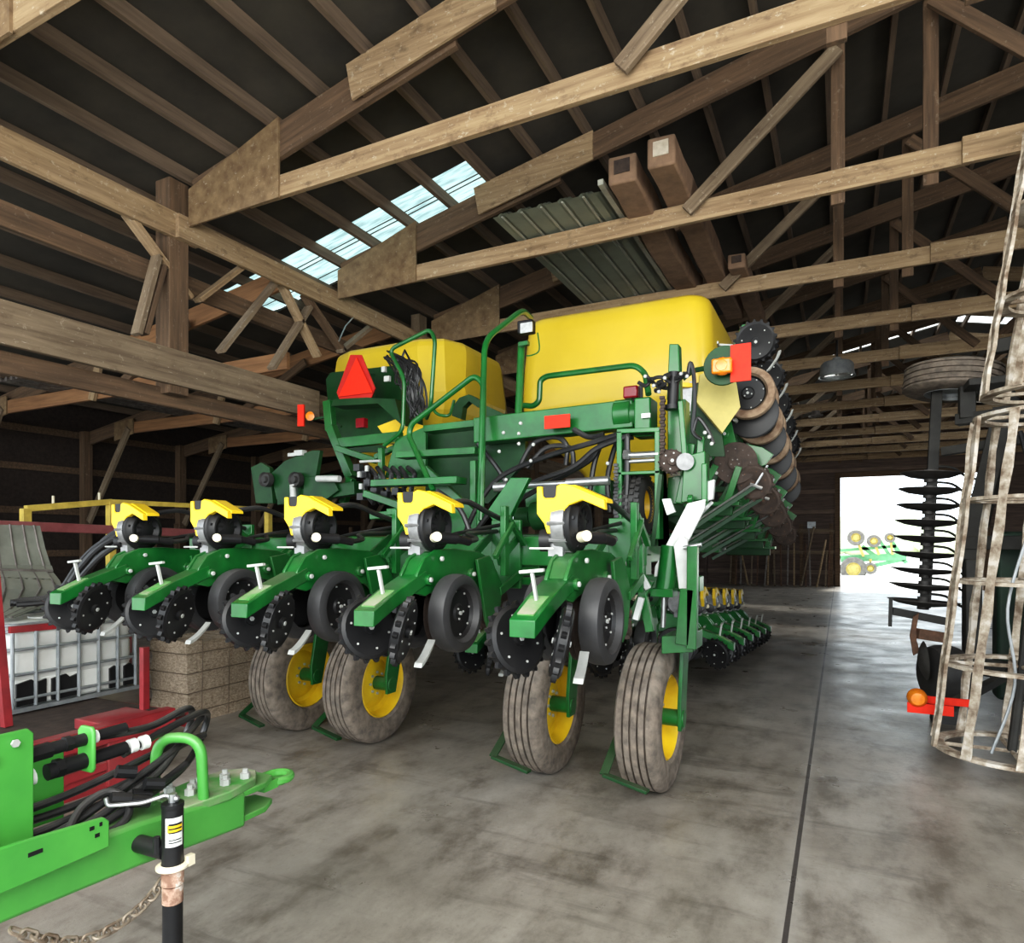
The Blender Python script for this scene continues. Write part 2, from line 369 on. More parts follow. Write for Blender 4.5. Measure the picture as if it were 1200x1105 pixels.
# purlins, children of the roof
def purlin(X, dz=0): 
    q = MB(); q.box((X,(YB+YF)/2,zroof(X)+PZU-.062+dz), (.05,YB-YF,.118)); return q.build('purlin', 'purlin', roof)
X = -6.65
while X < XRIDGE-.1: purlin(X); X += .545
X = XRIDGE+.25
while X < XR: purlin(X); X += .6
X = -7.4
while X > XL: purlin(X); X -= .8
# walls
def wall_with_hole(name, y, x0, x1, hx0, hx1, hz, zt):
    q = MB()
    def slab(a, b, z0, z1a, z1b): q.add([(a,y,z0),(b,y,z0),(b,y,z1b),(a,y,z1a),(a,y+.06,z0),(b,y+.06,z0),(b,y+.06,z1b),(a,y+.06,z1a)], [(0,1,2,3),(7,6,5,4),(0,4,5,1),(1,5,6,2),(2,6,7,3),(3,7,4,0)])
    pts = sorted({x0, hx0, hx1, x1, XRIDGE, -7.0})
    for a, b in zip(pts, pts[1:]):
        slab(a, b, hz if hx0 <= a and b <= hx1 else 0, zroof(a)+.1, zroof(b)+.1)
    return struct(q.build(name, 'back_boards_haze', None))
wb = wall_with_hole('wall_back', YB, XL, XR, 0.0, 4.3, 3.98, 0)
for z in (.5, 1.25, 2.0, 2.75, 3.5):
    q = MB(); q.box((-6.75,YB-.035,z), (13.2,.06,.14)); q.build('girt', 'back_girt_haze', wb)
for z in (4.25, 4.7, 5.2):
    q = MB(); q.box((-1.0,YB-.035,z), (13,.06,.12)); q.build('girt', 'back_girt_haze', wb)
for x in (-12,-9.6,-7.2,-4.8,-2.4):
    q = MB(); q.box((x,YB-.11,2.0), (.14,.16,4.0)); q.build('stud', 'back_boards_haze', wb)
q = MB()
for x in (-.09, 4.39): q.box((x,YB-.02,2.0), (.18,.2,4.06))
q.box((2.15,YB-.02,4.07), (4.66,.2,.18)); struct(q.build('trim_1', 'wood_dark', None))
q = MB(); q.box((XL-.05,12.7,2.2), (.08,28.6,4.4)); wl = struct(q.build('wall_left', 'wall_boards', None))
for z in (.6, 1.4, 2.2, 3.0, 3.7):
    q = MB(); q.box((XL+.025,12.7,z), (.06,28.4,.12)); q.build('girt', 'wood_dark', wl)
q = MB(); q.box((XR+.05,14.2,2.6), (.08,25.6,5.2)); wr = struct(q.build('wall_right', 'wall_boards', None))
for z in (.6, 1.6, 2.6, 3.6):
    q = MB(); q.box((XR-.02,14.2,z), (.06,25.4,.12)); q.build('girt', 'wood_dark', wr)

# ------------------------------------------------------------------ roof trusses
TY = [2.18+2.06*i for i in range(13)]
def make_truss(Y, name_label):
    t = thing('roof_truss', name_label, 'roof truss', (-5.4,Y,4.6), 'timber roof trusses')
    zc = 4.70
    def mem(n, x0, z0, x1, z1, h, w, m, dy=0): return beam(n, (x0,Y+dy,z0), (x1,Y+dy,z1), w, h, m, t)
    mem('bottom_chord', -4.75, zc, .92, zc, .185, .05, 'wood')
    mem('bottom_chord', .86, zc-.005, 6.2, zc, .21, .05, 'wood', -.052)
    mem('bottom_chord', 6.1, zc, 9.95, zc, .185, .05, 'wood')
    def rz(X): return zroof(X)-.135
    mem('rafter', -5.45, rz(-5.45)-.03, -2.6, rz(-2.6)-.03, .30, .05, 'wood_dark')
    mem('rafter', -3.45, rz(-3.45)-.02, XRIDGE, rz(XRIDGE)-.02, .25, .05, 'wood_dark', -.052)
    mem('rafter', 9.95, rz(9.95), XRIDGE, rz(XRIDGE), .24, .05, 'wood')
    g = MB(); g.prism([(-5.5,Y-.035,4.58),(-5.5,Y-.035,zroof(-5.5)-.1),(-4.35,Y-.035,zroof(-4.35)+.02),(-4.35,Y-.035,4.59)], (0,1,0), .02); g.build('gusset', 'plywood', t)
    g = MB(); g.prism([(-3.5,Y-.085,rz(-3.5)-.16),(-3.56,Y-.085,rz(-3.5)+.14),(-2.2,Y-.085,rz(-2.2)+.12),(-2.2,Y-.085,rz(-2.2)-.17)], (0,1,0), .02); g.build('splice_plate', 'wood', t)
    for x in (-.02, .66): mem('king_post', x, zc-.18, x, rz(x)-.05, .11, .045, 'wood_dark', .05)
    mem('web', -1.28, zc-.02, -.02, rz(-.02)-.25, .12, .045, 'wood_grey', -.10)
    mem('web', .66, rz(.66)-.22, 1.9, zc-.02, .12, .045, 'wood_dark', -.10)
    mem('web', 3.4, rz(3.4)-.3, 2.1, zc, .12, .045, 'wood_dark', -.05)
    mem('web', 3.5, rz(3.5)-.3, 5.2, zc, .12, .045, 'wood_dark', -.05)
    return t
ORD = ['nearest', 'second', 'third', 'fourth', 'fifth', 'sixth', 'seventh', 'eighth', 'ninth', 'tenth', 'eleventh', 'twelfth', 'thirteenth']
T0 = make_truss(TY[1], 'weathered timber roof truss, second from the near end, crossing above the row units')
for i, y in enumerate(TY):
    if i == 1: continue
    c = copy_tree(T0, None, Matrix.Translation((-5.4,y,4.6)))
    c['label'] = ('weathered timber roof truss nearest the camera, mostly above the picture' if i == 0 else
                  'weathered timber roof truss carrying the near ends of the grey roofing sheets' if i == 2 else
                  'weathered timber roof truss, %s from the near end of the shed, toward the open door' % ORD[i])
# long girder along the left side, in the plane X = -5.4
g = thing('girder_truss', 'long weathered timber girder running down the shed beside the planter tanks', 'girder', (-5.4,8,3.1))
XG = -5.62
beam('top_chord', (XG+.04,-1.2,4.57), (XG+.04,4.35,4.57), .05, .24, 'wood', g); beam('top_chord', (XG+.09,4.1,4.56), (XG+.09,14.0,4.56), .05, .22, 'wood', g); beam('top_chord', (XG+.04,13.8,4.57), (XG+.04,26.5,4.57), .05, .22, 'wood', g)
beam('rear_ply', (XG-.22,-1.2,4.16), (XG-.22,14,4.16), .05, .2, 'wood_dark', g)
beam('bottom_chord', (XG+.04,-1.2,3.24), (XG+.04,6.0,3.24), .06, .33, 'wood_grey', g); beam('bottom_chord', (XG-.04,5.6,3.24), (XG-.04,26.5,3.24), .06, .3, 'wood_grey', g)
beam('bottom_ply', (XG-.12,-1.2,2.98), (XG-.12,14,2.98), .06, .17, 'wood_dark', g)
for (a, b), m in (((((148,250),(222,350))), 'wood'), (((160,392),(184,300)), 'wood_grey'), (((168,392),(190,312)), 'wood_dark'), (((232,352),(290,308)), 'wood'), (((258,412),(326,326)), 'wood_grey'),
                  (((328,330),(372,418)), 'wood'), (((356,345),(402,412)), 'wood_dark'), (((318,432),(362,360)), 'wood_grey'), (((398,412),(440,378)), 'wood_grey')):
    beam('web', PX(*a, XG-.02), PX(*b, XG-.02), .045, .115, m, g, up=V((1,0,0)))
for yy in (9.2, 10.6, 12.0, 13.5, 15.0, 17.0, 19.0, 21.0):
    beam('web', (XG,yy,4.42), (XG,yy+.8,3.3), .045, .115, 'wood_dark', g, up=V((1,0,0)))
beam('post', (XG-.06,4.16,3.0), (XG-.06,4.16,zroof(-5.5)-.02), .2, .2, 'wood_dark', g, up=V((0,1,0)))
beam('post', (XG-.06,8.25,3.0), (XG-.06,8.25,zroof(-5.5)-.02), .15, .2, 'wood_grey', g, up=V((0,1,0)))
for yy in (12.4, 16.5, 20.6, 24.8): beam('post', (XG-.06,yy,0), (XG-.06,yy,zroof(-5.5)-.02), .15, .2, 'wood_dark', g, up=V((0,1,0)))
q = MB(); q.tube([PX(397,400,XG+.1), PX(405,382,XG+.1), PX(420,365,XG+.1)], .008, 6); q.build('wire_hook', 'steel', g)
# lean-to trusses on the left
def make_lean(Y):
    t = thing('lean_to_truss', '', 'roof truss', (-13.0,Y,3.65), 'timber trusses of the lean-to')
    zr = lambda X: zroof(X)-.19
    beam('bottom_chord', (-11.9,Y,3.72), (-5.75,Y,3.72), .05, .2, 'wood_red', t)
    beam('rafter', (-13.2,Y+.055,zr(-13.2)-.4), (-9.2,Y+.055,zr(-9.2)-.12), .05, .25, 'wood_dark', t)
    beam('rafter', (-9.4,Y+.055,zr(-9.4)-.12), (-5.8,Y+.055,zr(-5.8)-.05), .05, .25, 'wood_red', t)
    beam('web', (-9.4,Y-.055,3.6), (-9.2,Y-.055,zr(-9.2)-.12), .05, .13, 'wood', t)
    beam('web', (-8.9,Y-.055,3.7), (-7.4,Y-.055,zr(-7.4)-.1), .05, .12, 'wood_dark', t)
    beam('knee_brace', (-12.9,Y-.06,2.0), (-11.7,Y-.06,3.7), .05, .13, 'wood_grey', t)
    beam('post', (-13.1,Y,0), (-13.1,Y,3.75), .16, .16, 'wood_dark', t, up=V((0,1,0)))
    q = MB(); q.prism([(-12.15,Y-.04,3.5),(-12.15,Y-.04,3.84),(-11.6,Y-.04,3.88),(-11.6,Y-.04,3.6)], (0,1,0), .02); q.build('gusset', 'plywood', t)
    return t
L0 = make_lean(5.7); L0['label'] = 'reddish timber lean-to truss, first seen below the long girder'
for i, y in enumerate((7.75, 9.8, 11.9, 14.0, 16.1, 18.2, 20.3, 22.4)):
    c = copy_tree(L0, None, Matrix.Translation((-13.0,y,3.65))); c['label'] = 'reddish timber lean-to truss, %s in the row from the camera, beyond the girder' % ORD[i+1]
# pipes stored across the lean-to chords
for i in range(6):
    x = -10.4+.13*i; q = MB(); q.tube([(x,5.0,3.852), (x+.06,14.2,3.852)], .03, 8); tag(q.build('steel_pipe', 'metal_dull', None), 'long grey steel pipe stored on top of the lean-to truss chords', 'pipe', 'pipes stored in the lean-to')

# grey corrugated roofing sheets on the chords
t = thing('roofing_stack', 'stack of grey-green ribbed metal roofing sheets lying across the truss chords above the tanks', 'roofing sheets', (-2.5,7,4.83))
for k in range(3):
    q = MB(); nseg = 40; w0, w1 = -3.08, -2.02; pts = []
    for i in range(nseg+1):
        ph = i % 8; z = .022 if ph in (3,4) else 0; pts.append((w0+(w1-w0)*i/nseg, z))
    for (xa, za), (xb, zb) in zip(pts, pts[1:]):
        y0, y1, zz = 5.75+.05*k, 9.0-.04*k, 4.815+.027*k
        q.add([(xa+.02*k,y0,zz+za),(xb+.02*k,y0,zz+zb),(xb+.02*k,y1,zz+zb),(xa+.02*k,y1,zz+za)], [(0,1,2,3)])
    q.build('sheet', 'roofing', t, smooth=False)
q = MB()
for i in range(5): 
    x = -3.08+1.06*(i*8+3.5)/40; q.box((x,7.37,4.812), (.018,3.2,.012))
q.build('rib', 'roofing_edge', t)
q = MB(); q.box((-1.93,7.3,4.84), (.05,3.3,.05)); tag(q.build('edge_strip', 'roofing_edge', None), 'pale metal trim strip beside the ribbed roofing sheets on the truss', 'trim strip')
# wrapped boxes beside them
def long_box(x0, x1, y0, y1, z0, h, label, open_end=True, sag=0):
    t = thing('long_carton', label, 'carton', ((x0+x1)/2,(y0+y1)/2,z0))
    q = MB(); rings = []
    for i in range(13):
        f = i/12; y = y0+(y1-y0)*f; s = -sag*math.sin(PI*f) + .01*math.sin(9*f+x0); j = .008*math.sin(23*f)
        rings.append([V((x0+j,y,z0+s)),V((x1+j,y,z0+s-.005)),V((x1-j,y,z0+h+s)),V((x0-j,y,z0+h+s+.01))])
    q.loft(rings); b = q.build('carton_body', 'card', t, bev=.02)
    q = MB(); q.box(((x0+x1)/2,y0-.006,z0+h*.55), ((x1-x0)*.55,.01,h*.5)); q.build('end_label', 'card_end' if open_end else 'rust_dark', t)
    return t
long_box(-1.86, -1.60, 5.65, 8.75, 4.80, .24, 'brown cardboard carton on the truss beside the roofing sheets, with a torn sagging far end', False, .06)
long_box(-1.48, -1.24, 5.55, 9.9, 4.80, .25, 'long brown carton with a pale end label, right of the torn carton on the truss')
long_box(-1.18, -.98, 8.0, 10.9, 4.80, .16, 'shorter brown carton lying behind the long carton on the truss chords', False)

# dome lamp and two round fixtures
def dome_lamp(x, y, label):
    t = thing('shed_lamp', label, 'lamp', (x,y,4.3))
    q = MB(); q.lathe([(.0,.30),(.06,.30),(.07,.26),(.20,.23),(.235,.19),(.25,.05),(.27,0),(.245,.01),(.23,.05),(.20,.17),(0,.20)], (x,y,4.22), (0,0,1), 32); q.build('lamp_shade', 'galv', t)
    q = MB(); q.sph((x,y,4.30), .055, 8); q.lathe([(.20,.0),(.225,.012),(.20,.02),(.0,.03)], (x,y,4.225), (0,0,1), 28); q.build('bulb', 'glass_lamp', t)
    q = MB(); q.cyl((x,y,4.54), (x,y,4.80), .018); q.build('stem', 'black', t)
dome_lamp(-.05, 11.6, 'grey bell-shaped shed lamp hanging under a truss chord over the aisle')
for x, y in ((-.5,16.4), (-1.2,20.6)):
    q = MB(); q.lathe([(0,.12),(.08,.12),(.10,.02),(.16,0),(.15,.03),(0,.05)], (x,y,4.46), (0,0,1), 20); tag(q.build('ceiling_spotlight', 'metal_dull', None), 'small round metal fixture under a far truss chord, %s' % ('nearer of the two' if y < 18 else 'farther of the two'), 'lamp')

# ================================================================== THE PLANTER
pl = thing('planter', 'large green folded row-crop planter with two yellow seed tanks standing on its carrying wheels', 'planter', (-2.6,4.2,0))
Z1 = 1.05
# ---- row unit (built at the origin, rear toward -y)
def tooth_wheel(q, c, ax, R=.158, teeth=18):
    M = frame(V(c), V(ax)); th = .012; outl = []
    for i in range(teeth):
        a = 2*PI*i/teeth
        for da, rr in ((-.11,R*.90),(-.05,R*.99),(.0,R*1.02),(.05,R*.99),(.11,R*.90)): outl.append(M @ V((rr*math.cos(a+da*.9), rr*math.sin(a+da*.9), 0)))
    q.mi = 0; q.prism(outl, V(ax), .022)
    q.lathe([(0,-.014),(R*.45,-.018),(R*.80,-.026),(R*.90,-.018),(R*.90,.018),(R*.80,.026),(R*.45,.018),(0,.014)], c, ax, 28)
    q.lathe([(0,-.034),(.028,-.034),(.03,.034),(0,.034)], c, ax, 12)
    q.mi = 1
    q.lathe([(0,-.039),(.012,-.039),(.012,.039),(0,.039)], c, ax, 6)
    for k in range(6):
        a = 2*PI*k/6+.3; p = M @ V((R*.62*math.cos(a), R*.62*math.sin(a), 0)); n = V(ax).normalized()
        q.cyl(p-n*.026, p+n*.026, .0055, n=6)
def gauge_wheel(q, c, sgn, R=.19, W=.105):
    ax = V((sgn,0,0)); h = W/2
    q.mi = 0; q.lathe([(R*.66,h*.45),(R*.74,h),(R*.86,h*1.0),(R*.97,h*.80),(R,h*.4),(R,-h*.4),(R*.97,-h*.8),(R*.86,-h),(R*.70,-h),(R*.66,-h*.5)], c, ax, 40)
    q.mi = 1; q.lathe([(0,h*.40),(R*.2,h*.40),(R*.25,h*.22),(R*.60,h*.14),(R*.68,h*.55),(R*.78,h*1.01),(R*.72,h*.62),(R*.62,-h*.0),(0,-h*.1)], c, ax, 36)
    q.mi = 2; M = frame(V(c), ax)
    for k, (rr, s, z) in enumerate([(R*.57,.0055,.12)]*8+[(R*.15,.0055,.38)]*3):
        a = 2*PI*k/(8 if k < 8 else 3)+.2; p = M @ V((rr*math.cos(a), rr*math.sin(a), h*z)); q.cyl(p, p+ax*.007, s, n=6)
    q.cyl(V(c)+ax*h*.38, V(c)+ax*(h*.38+.010), .010, n=10)
def make_row_unit():
    q = MB()
    # shank and main frame, one painted casting
    for x in (-.045, .045):
        q.prism([(x,y,z) for y, z in ((-.215,.31),(-.20,.40),(-.14,.475),(-.04,.515),(.12,.52),(.40,.50),(.56,.45),(.62,.36),(.60,.24),(.50,.20),(.36,.30),(.12,.35),(-.06,.31),(-.13,.29))], (1,0,0), .018)
    q.prism([(0,y,z) for y, z in ((-.20,.37),(-.135,.465),(-.04,.505),(.12,.512),(.40,.49),(.40,.44),(.10,.45),(-.03,.44),(-.12,.41),(-.18,.35))], (1,0,0), .09)
    q.box((0,-.10,.33), (.10,.07,.06)); q.cyl((-.075,-.12,.37), (.075,-.12,.37), .026, n=12); q.cyl((-.07,.30,.38), (.07,.30,.38), .03, n=12)
    # opener shank
    q.prism([(0,y,z) for y, z in ((.02,.34),(.16,.34),(.2,.16),(.12,.05),(.04,.12))], (1,0,0), .03)
    # mounting head and parallel links
    q.box((0,.84,.48), (.20,.03,.42)); 
    for x in (-.10, .10):
        q.bar((x,.54,.44), (x,.83,.60), .018, .05); q.bar((x,.56,.27), (x,.83,.36), .018, .05)
    q.box((.13,.56,.56), (.035,.05,.40)); q.bar((.13,.60,.70), (.13,.82,.54), .03, .03); q.bar((.15,.40,.47), (.15,.62,.66), .025, .03)
    q.prism([(.09,y,z) for y, z in ((.30,.46),(.44,.48),(.60,.30),(.54,.10),(.46,.04),(.40,.12))], (1,0,0), .02)
    q.mi = 1
    for y, z in ((-.12,.37),(.30,.38),(.44,.44),(.52,.33),(-.02,.47),(.60,.44)):
        for s in (-1, 1): q.cyl((s*.07,y,z), (s*.085,y,z), .014, n=6)
    q.box((-.09,-.14,.525), (.12,.012,.01)); q.cyl((-.10,.20,.30), (.10,.20,.30), .017, n=8)
    q.mi = 0
    u = q.build('row_unit', ['green','zinc'], None, bev=.004)
    q = MB(); q.loft([[V((-.055,-.53,.185)),V((.055,-.53,.185)),V((.055,-.53,.255)),V((-.055,-.53,.255))], [V((-.058,-.36,.26)),V((.058,-.36,.26)),V((.058,-.36,.333)),V((-.058,-.36,.333))], [V((-.06,-.13,.345)),V((.06,-.13,.345)),V((.06,-.13,.415)),V((-.06,-.13,.415))]])
    o = q.build('closing_arm', 'green', u, bev=.004)
    q = MB(); q.prism([(x,y,.259+(y+.53)*.43) for x, y in ((-.035,-.50),(.035,-.50),(.04,-.36),(-.04,-.36))], (0,-.43,1), .006); q.build('slot_plate', 'green_dusty', u, label='dusty top plate of the closing arm')
    q = MB(); q.bar((0,-.39,.31), (-.012,-.41,.43), .013, .018); q.bar((-.065,-.415,.432), (.04,-.41,.442), .022, .014); q.build('lever_handle', 'zinc', u, bev=.003, label='pale zinc T handle')
    for s in (-1, 1):
        q = MB(); tooth_wheel(q, (s*.10,-.375,.155), V((s*1.0,.40,-.24)).normalized()); q.build('closing_wheel', ['black','zinc'], u)
        q = MB(); gauge_wheel(q, (s*.135,0.02,.20), s, .195); q.build('gauge_wheel', ['gauge_rubber','black','zinc'], u)
        q = MB(); q.lathe([(0,-.004),(.19,-.002),(.195,0),(.19,.002),(0,.004)], (s*.022,.14,.19), V((s*1.0,-.05,0)), 32); q.build('opener_disc', 'rust_dark', u)
    q = MB(); q.loft([[V((.11+.03*i/6,-.20-.15*i/6,.085-.085*math.sin(i/6*1.35)))+d for d in (V((0,-.004,-.010)),V((.042,-.004,-.010)),V((.042,.004,.010)),V((0,.004,.010)))] for i in range(7)]); q.build('scraper', 'zinc', u, label='pale scraper blade')
    q = MB(); tooth_wheel(q, (.04,.68,.17), V((1,.25,.12)).normalized(), .145, 13); tooth_wheel(q, (-.04,.68,.17), V((1,-.25,-.12)).normalized(), .145, 13); q.build('row_cleaner', ['rust_dark','rust'], u, label='rusty spoked row cleaner wheels')
    q = MB(); q.mi = 0; q.lathe([(0,-.004),(.158,-.003),(.162,0),(.158,.003),(0,.004)], (-.07,.53,.30), (1,0,0), 36); q.lathe([(0,-.02),(.05,-.02),(.05,.02),(0,.02)], (-.07,.53,.30), (1,0,0), 16); q.mi = 1
    for k in range(5): a = 2*PI*k/5; q.cyl((-.095,.53+.03*math.cos(a),.30+.03*math.sin(a)), (-.09,.53+.03*math.cos(a),.30+.03*math.sin(a)), .006, n=6)
    for k in range(12): a = 2*PI*k/12; q.cyl((-.078,.53+.11*math.cos(a),.30+.11*math.sin(a)), (-.073,.53+.11*math.cos(a),.30+.11*math.sin(a)), .005, n=6)
    q.build('coulter', ['rust_dark','metal_dull'], u, label='flat rusty coulter disc')
    # meter
    q = MB(); q.mi = 0; q.lathe([(0,0),(.105,0),(.128,.02),(.132,.06),(.132,.08),(.12,.085),(0,.085)], (-.075,0,.635), (1,0,0), 32)
    for k in range(10): a = 2*PI*k/10; q.cyl((-.07,.125*math.cos(a),.635+.125*math.sin(a)), (.02,.125*math.cos(a),.635+.125*math.sin(a)), .010, n=6)
    q.box((-.05,-.02,.52), (.07,.12,.06))
    q.mi = 1; q.lathe([(.134,0),(.136,.012),(.130,.022),(.112,.030),(.098,.05),(.088,.052),(.06,.034),(.03,.045),(0,.046)], (.012,0,.635), (1,0,0), 32)
    for k in range(7): a = PI*(.05+.22*k); q.bar((.05,.03*math.cos(a),.64+.03*math.sin(a)), (.045,.115*math.cos(a),.635+.115*math.sin(a)), .012, .014)
    q.lathe([(.0,0),(.05,0),(.05,.05),(0,.06)], (-.08,-.05,.56), (-1,-.2,0), 16)
    q.build('seed_meter', ['silver','black'], u)
    q = MB(); q.mi = 0; q.cyl((.075,-.085,.575), (.115,-.125,.58), .024, n=14); q.mi = 1; q.cyl((.08,-.08,.575), (.13,.03,.57), .028, n=12); q.cyl((.13,.03,.57), (.15,.12,.555), .022, n=12); q.build('air_inlet', ['cap_cream','black'], u, label='black air inlet with cream cap')
    q = MB(); q.prism([(x,-.10,z) for x, z in ((-.125,.80),(-.10,.80),(-.095,.757),(-.085,.748),(-.042,.748),(-.033,.757),(-.03,.80),(-.005,.81),(.045,.80),(.19,.735),(.195,.69),(.16,.705),(.09,.735),(.03,.715),(.0,.68),(-.01,.625),(-.03,.59),(-.075,.59),(-.09,.635),(-.125,.68))], (0,1,0), .035)
    q.prism([(x,-.045,z) for x, z in ((-.03,.80),(.045,.805),(.19,.74),(.195,.72),(.09,.765),(.0,.78))], (0,1,0), .09)
    q.build('hopper_bracket', 'yellow', u, bev=.004, label='bright yellow notched mini hopper bracket')
    q = MB(); q.box((-.064,-.085,.775), (.062,.05,.055)); q.cyl((-.035,-.121,.665), (-.035,-.115,.665), .017, n=14); q.build('hopper_insert', 'black', u, label='black hopper insert, with a black disc for the dark bracket hole')  # black disc paints the dark of a hole in the bracket
    q = MB(); q.tube([(.03,.10,.75),(.06,.25,.77),(.08,.45,.72),(.06,.80,.66)], .016, 8, smooth=5); q.tube([(.14,.11,.555),(.12,.25,.57),(-.02,.4,.60),(-.05,.8,.62)], .014, 8, smooth=5); q.tube([(-.05,.1,.60),(-.10,.2,.56),(-.1,.4,.60),(-.02,.8,.66)], .012, 8, smooth=5); q.build('air_hose', 'hose', u)
    return u
RU = make_row_unit()
first = True
def put_unit(M):
    global first
    if first: RU.parent = pl; RU.matrix_basis = wmat(pl).inverted() @ M; first = False
    else: return copy_tree(RU, pl, wmat(pl).inverted() @ M)
for k in range(5):
    put_unit(Matrix.Translation((-1.09-.762*k, 2.80, Z1)))
put_unit(Matrix.Translation((-2.50,4.85,.58))); put_unit(Matrix.Translation((-1.50,5.05,.60)))
RZ = Matrix.Rotation(PI/2, 4, 'Z')
for i in range(6):
    put_unit(Matrix.Translation((-1.46,6.75+.762*i,.36-.055*i)) @ RZ)
RUP = Matrix(((0,0,-1,0),(1,0,0,0),(0,-1,0,0),(0,0,0,1)))
for i in range(5):
    c = put_unit(Matrix.Translation((-.42,5.35+.762*i,2.74-.09*i)) @ RUP)
    if i: [bpy.data.objects.remove(ch) for ch in list(c.children) if ch.name.startswith('coulter')]
    for ch in c.children:           # soil-stained, rust-brown ground tools on the folded-up wing
        if ch.name.startswith('gauge_wheel'):
            ch.material_slots[0].link = 'OBJECT'; ch.material_slots[0].material = MT['tire_tan']; ch['label'] = 'gauge wheel with a tan soil-stained tread'
        if ch.name.startswith('opener_disc'):
            ch.material_slots[0].link = 'OBJECT'; ch.material_slots[0].material = MT['black']

# ---- toolbars and frame
q = MB(); q.box((-2.9,3.74,1.55), (3.76,.18,.18)); q.box((-2.9,3.74,1.36), (3.7,.03,.05)); q.build('toolbar', 'green', pl, bev=.01)
q = MB(); q.bar((-2.45,6.0,.88), (-2.45,10.9,.55), .17, .17); q.build('wing_toolbar', 'green', pl, bev=.01)
q = MB(); q.bar((-1.42,4.9,1.95), (-1.36,9.2,1.52), .15, .15); 
for i in range(5): q.box((-1.0,5.35+.762*i,1.86-.09*i), (.5,.06,.10))
q.build('wing_toolbar', 'green_dark', pl, bev=.008)
q = MB(); q.box((-2.8,4.55,1.42), (3.2,.16,.20)); q.box((-1.45,5.6,1.55), (.18,3.0,.22)); q.box((-3.9,5.6,1.55), (.18,3.0,.22)); q.box((-2.7,7.0,1.6), (3.2,.2,.2)); q.build('main_frame', 'green', pl, bev=.01)
# carrying wheels
def carry_wheel(X, Y=4.28):
    R, W = .47, .27; h = W/2
    q = MB(); prof = [(.27,h*.80),(.29,h*.95),(.36,h*1.02),(.43,h*.96),(.455,h*.84)]
    g_ = [-.50,-.17,.17,.50]
    for i, g0 in enumerate(reversed(g_)):
        prof += [(R,h*(g0+.15)),(R,h*(g0+.05)),(R-.025,h*(g0+.04)),(R-.025,h*(g0-.04)),(R,h*(g0-.05))]
    prof += [(.455,-h*.84),(.43,-h*.96),(.36,-h*1.02),(.29,-h*.95),(.27,-h*.80)]
    q.lathe(prof, (X,Y,R), (1,0,0), 56); w = q.build('carrying_wheel', 'tire_dusty', pl, ang=28)
    q = MB(); q.lathe([(.272,h*.8),(.262,h*.86),(.25,h*.70),(.235,h*.15),(.20,h*.05),(.14,h*.28),(.11,h*.32),(0,h*.32),(0,-h*.2),(.2,-h*.3),(.25,-h*.7),(.262,-h*.86),(.272,-h*.8)], (X,Y,R), (1,0,0), 40); q.build('rim', 'yellow', w)
    q = MB(); q.cyl((X,Y,R), (X+h+.07,Y,R), .055, n=16)
    q.prism([(X+h+.05,Y+a,b) for a, b in ((-.06,.40),(.05,.40),(.09,.55),(.20,1.0),(.24,1.36),(.08,1.36),(.02,1.0),(-.07,.55))], (1,0,0), .025)
    q.box((X+h*.5,Y+.16,1.33), (W+.16,.14,.1))
    q.build('wheel_arm', 'green', w, bev=.004)
    q = MB(); a, b = V((X-h-.045,Y-.02,.44)), V((X-h-.045,Y-.47,.20))
    q.bar(a, b, .012, .055, V((1,0,0))); q.bar(b, (X+h*.75,Y-.51,.155), .05, .02); q.build('tire_scraper', 'green_dark', w, bev=.003)
    q = MB()
    for k in range(8): an = 2*PI*k/8; q.cyl((X+h*.30,Y+.085*math.cos(an),R+.085*math.sin(an)), (X+h*.42,Y+.085*math.cos(an),R+.085*math.sin(an)), .011, n=6)
    q.build('lug_nut', 'zinc', w)
for X in (-1.10, -1.86, -3.40, -4.18): carry_wheel(X)
# seed tanks
def rring(cx, cy, hx, hy, r, z, n=7):
    out = []
    for (sx, sy, a0) in ((1,1,0),(-1,1,PI/2),(-1,-1,PI),(1,-1,1.5*PI)):
        for i in range(n): a = a0+PI/2*i/(n-1); out.append(V((cx+sx*(hx-r)+r*math.cos(a), cy+sy*(hy-r)+r*math.sin(a), z)))
    return out
def tank(x0, x1, y0, y1, label, rk=1.0, n=7, low=()):
    cx, cy, hx, hy = (x0+x1)/2, (y0+y1)/2, (x1-x0)/2, (y1-y0)/2
    q = MB(); spec = [(2.18,.42,.40,.12),(2.30,.48,.46,.12),(2.62,.80,.80,.16),(2.80,.96,.94,.17),(2.88,.99,.985,.18),(2.96,1,1,.18),(3.30,.985,.985,.18),(3.60,.965,.965,.20),(3.70,.955,.955,.20),(3.755,.935,.93,.19),(3.785,.90,.89,.17),(3.80,.84,.82,.15)]
    spec = [k for k in spec if not low or k[0] >= 3.3 or k[0] < 2.5]; spec = sorted(spec+list(low))
    q.loft([rring(cx, cy, hx*a, hy*b, r*rk, z, n) for z, a, b, r in spec]); t = q.build('seed_tank', 'yellow_tank', pl, ang=50 if n > 3 else 12, label=label)
    q = MB(); q.lathe([(.25,0),(.25,.05),(.22,.07),(0,.09)], (cx-.3,cy,3.795), (0,0,1), 24); q.lathe([(.25,0),(.25,.05),(.22,.07),(0,.09)], (cx+.4,cy,3.795), (0,0,1), 24); q.build('tank_lid', 'black', t)
    return t
ta = tank(-2.84, -.98, 5.8, 7.45, 'smooth yellow seed tank nearer the aisle')
tb = tank(-5.40, -3.62, 5.8, 7.45, 'yellow seed tank behind the warning triangle', 1.9, 3, ((2.70,.72,.72,.16),(3.02,.93,.93,.17),(3.20,.995,.99,.18)))
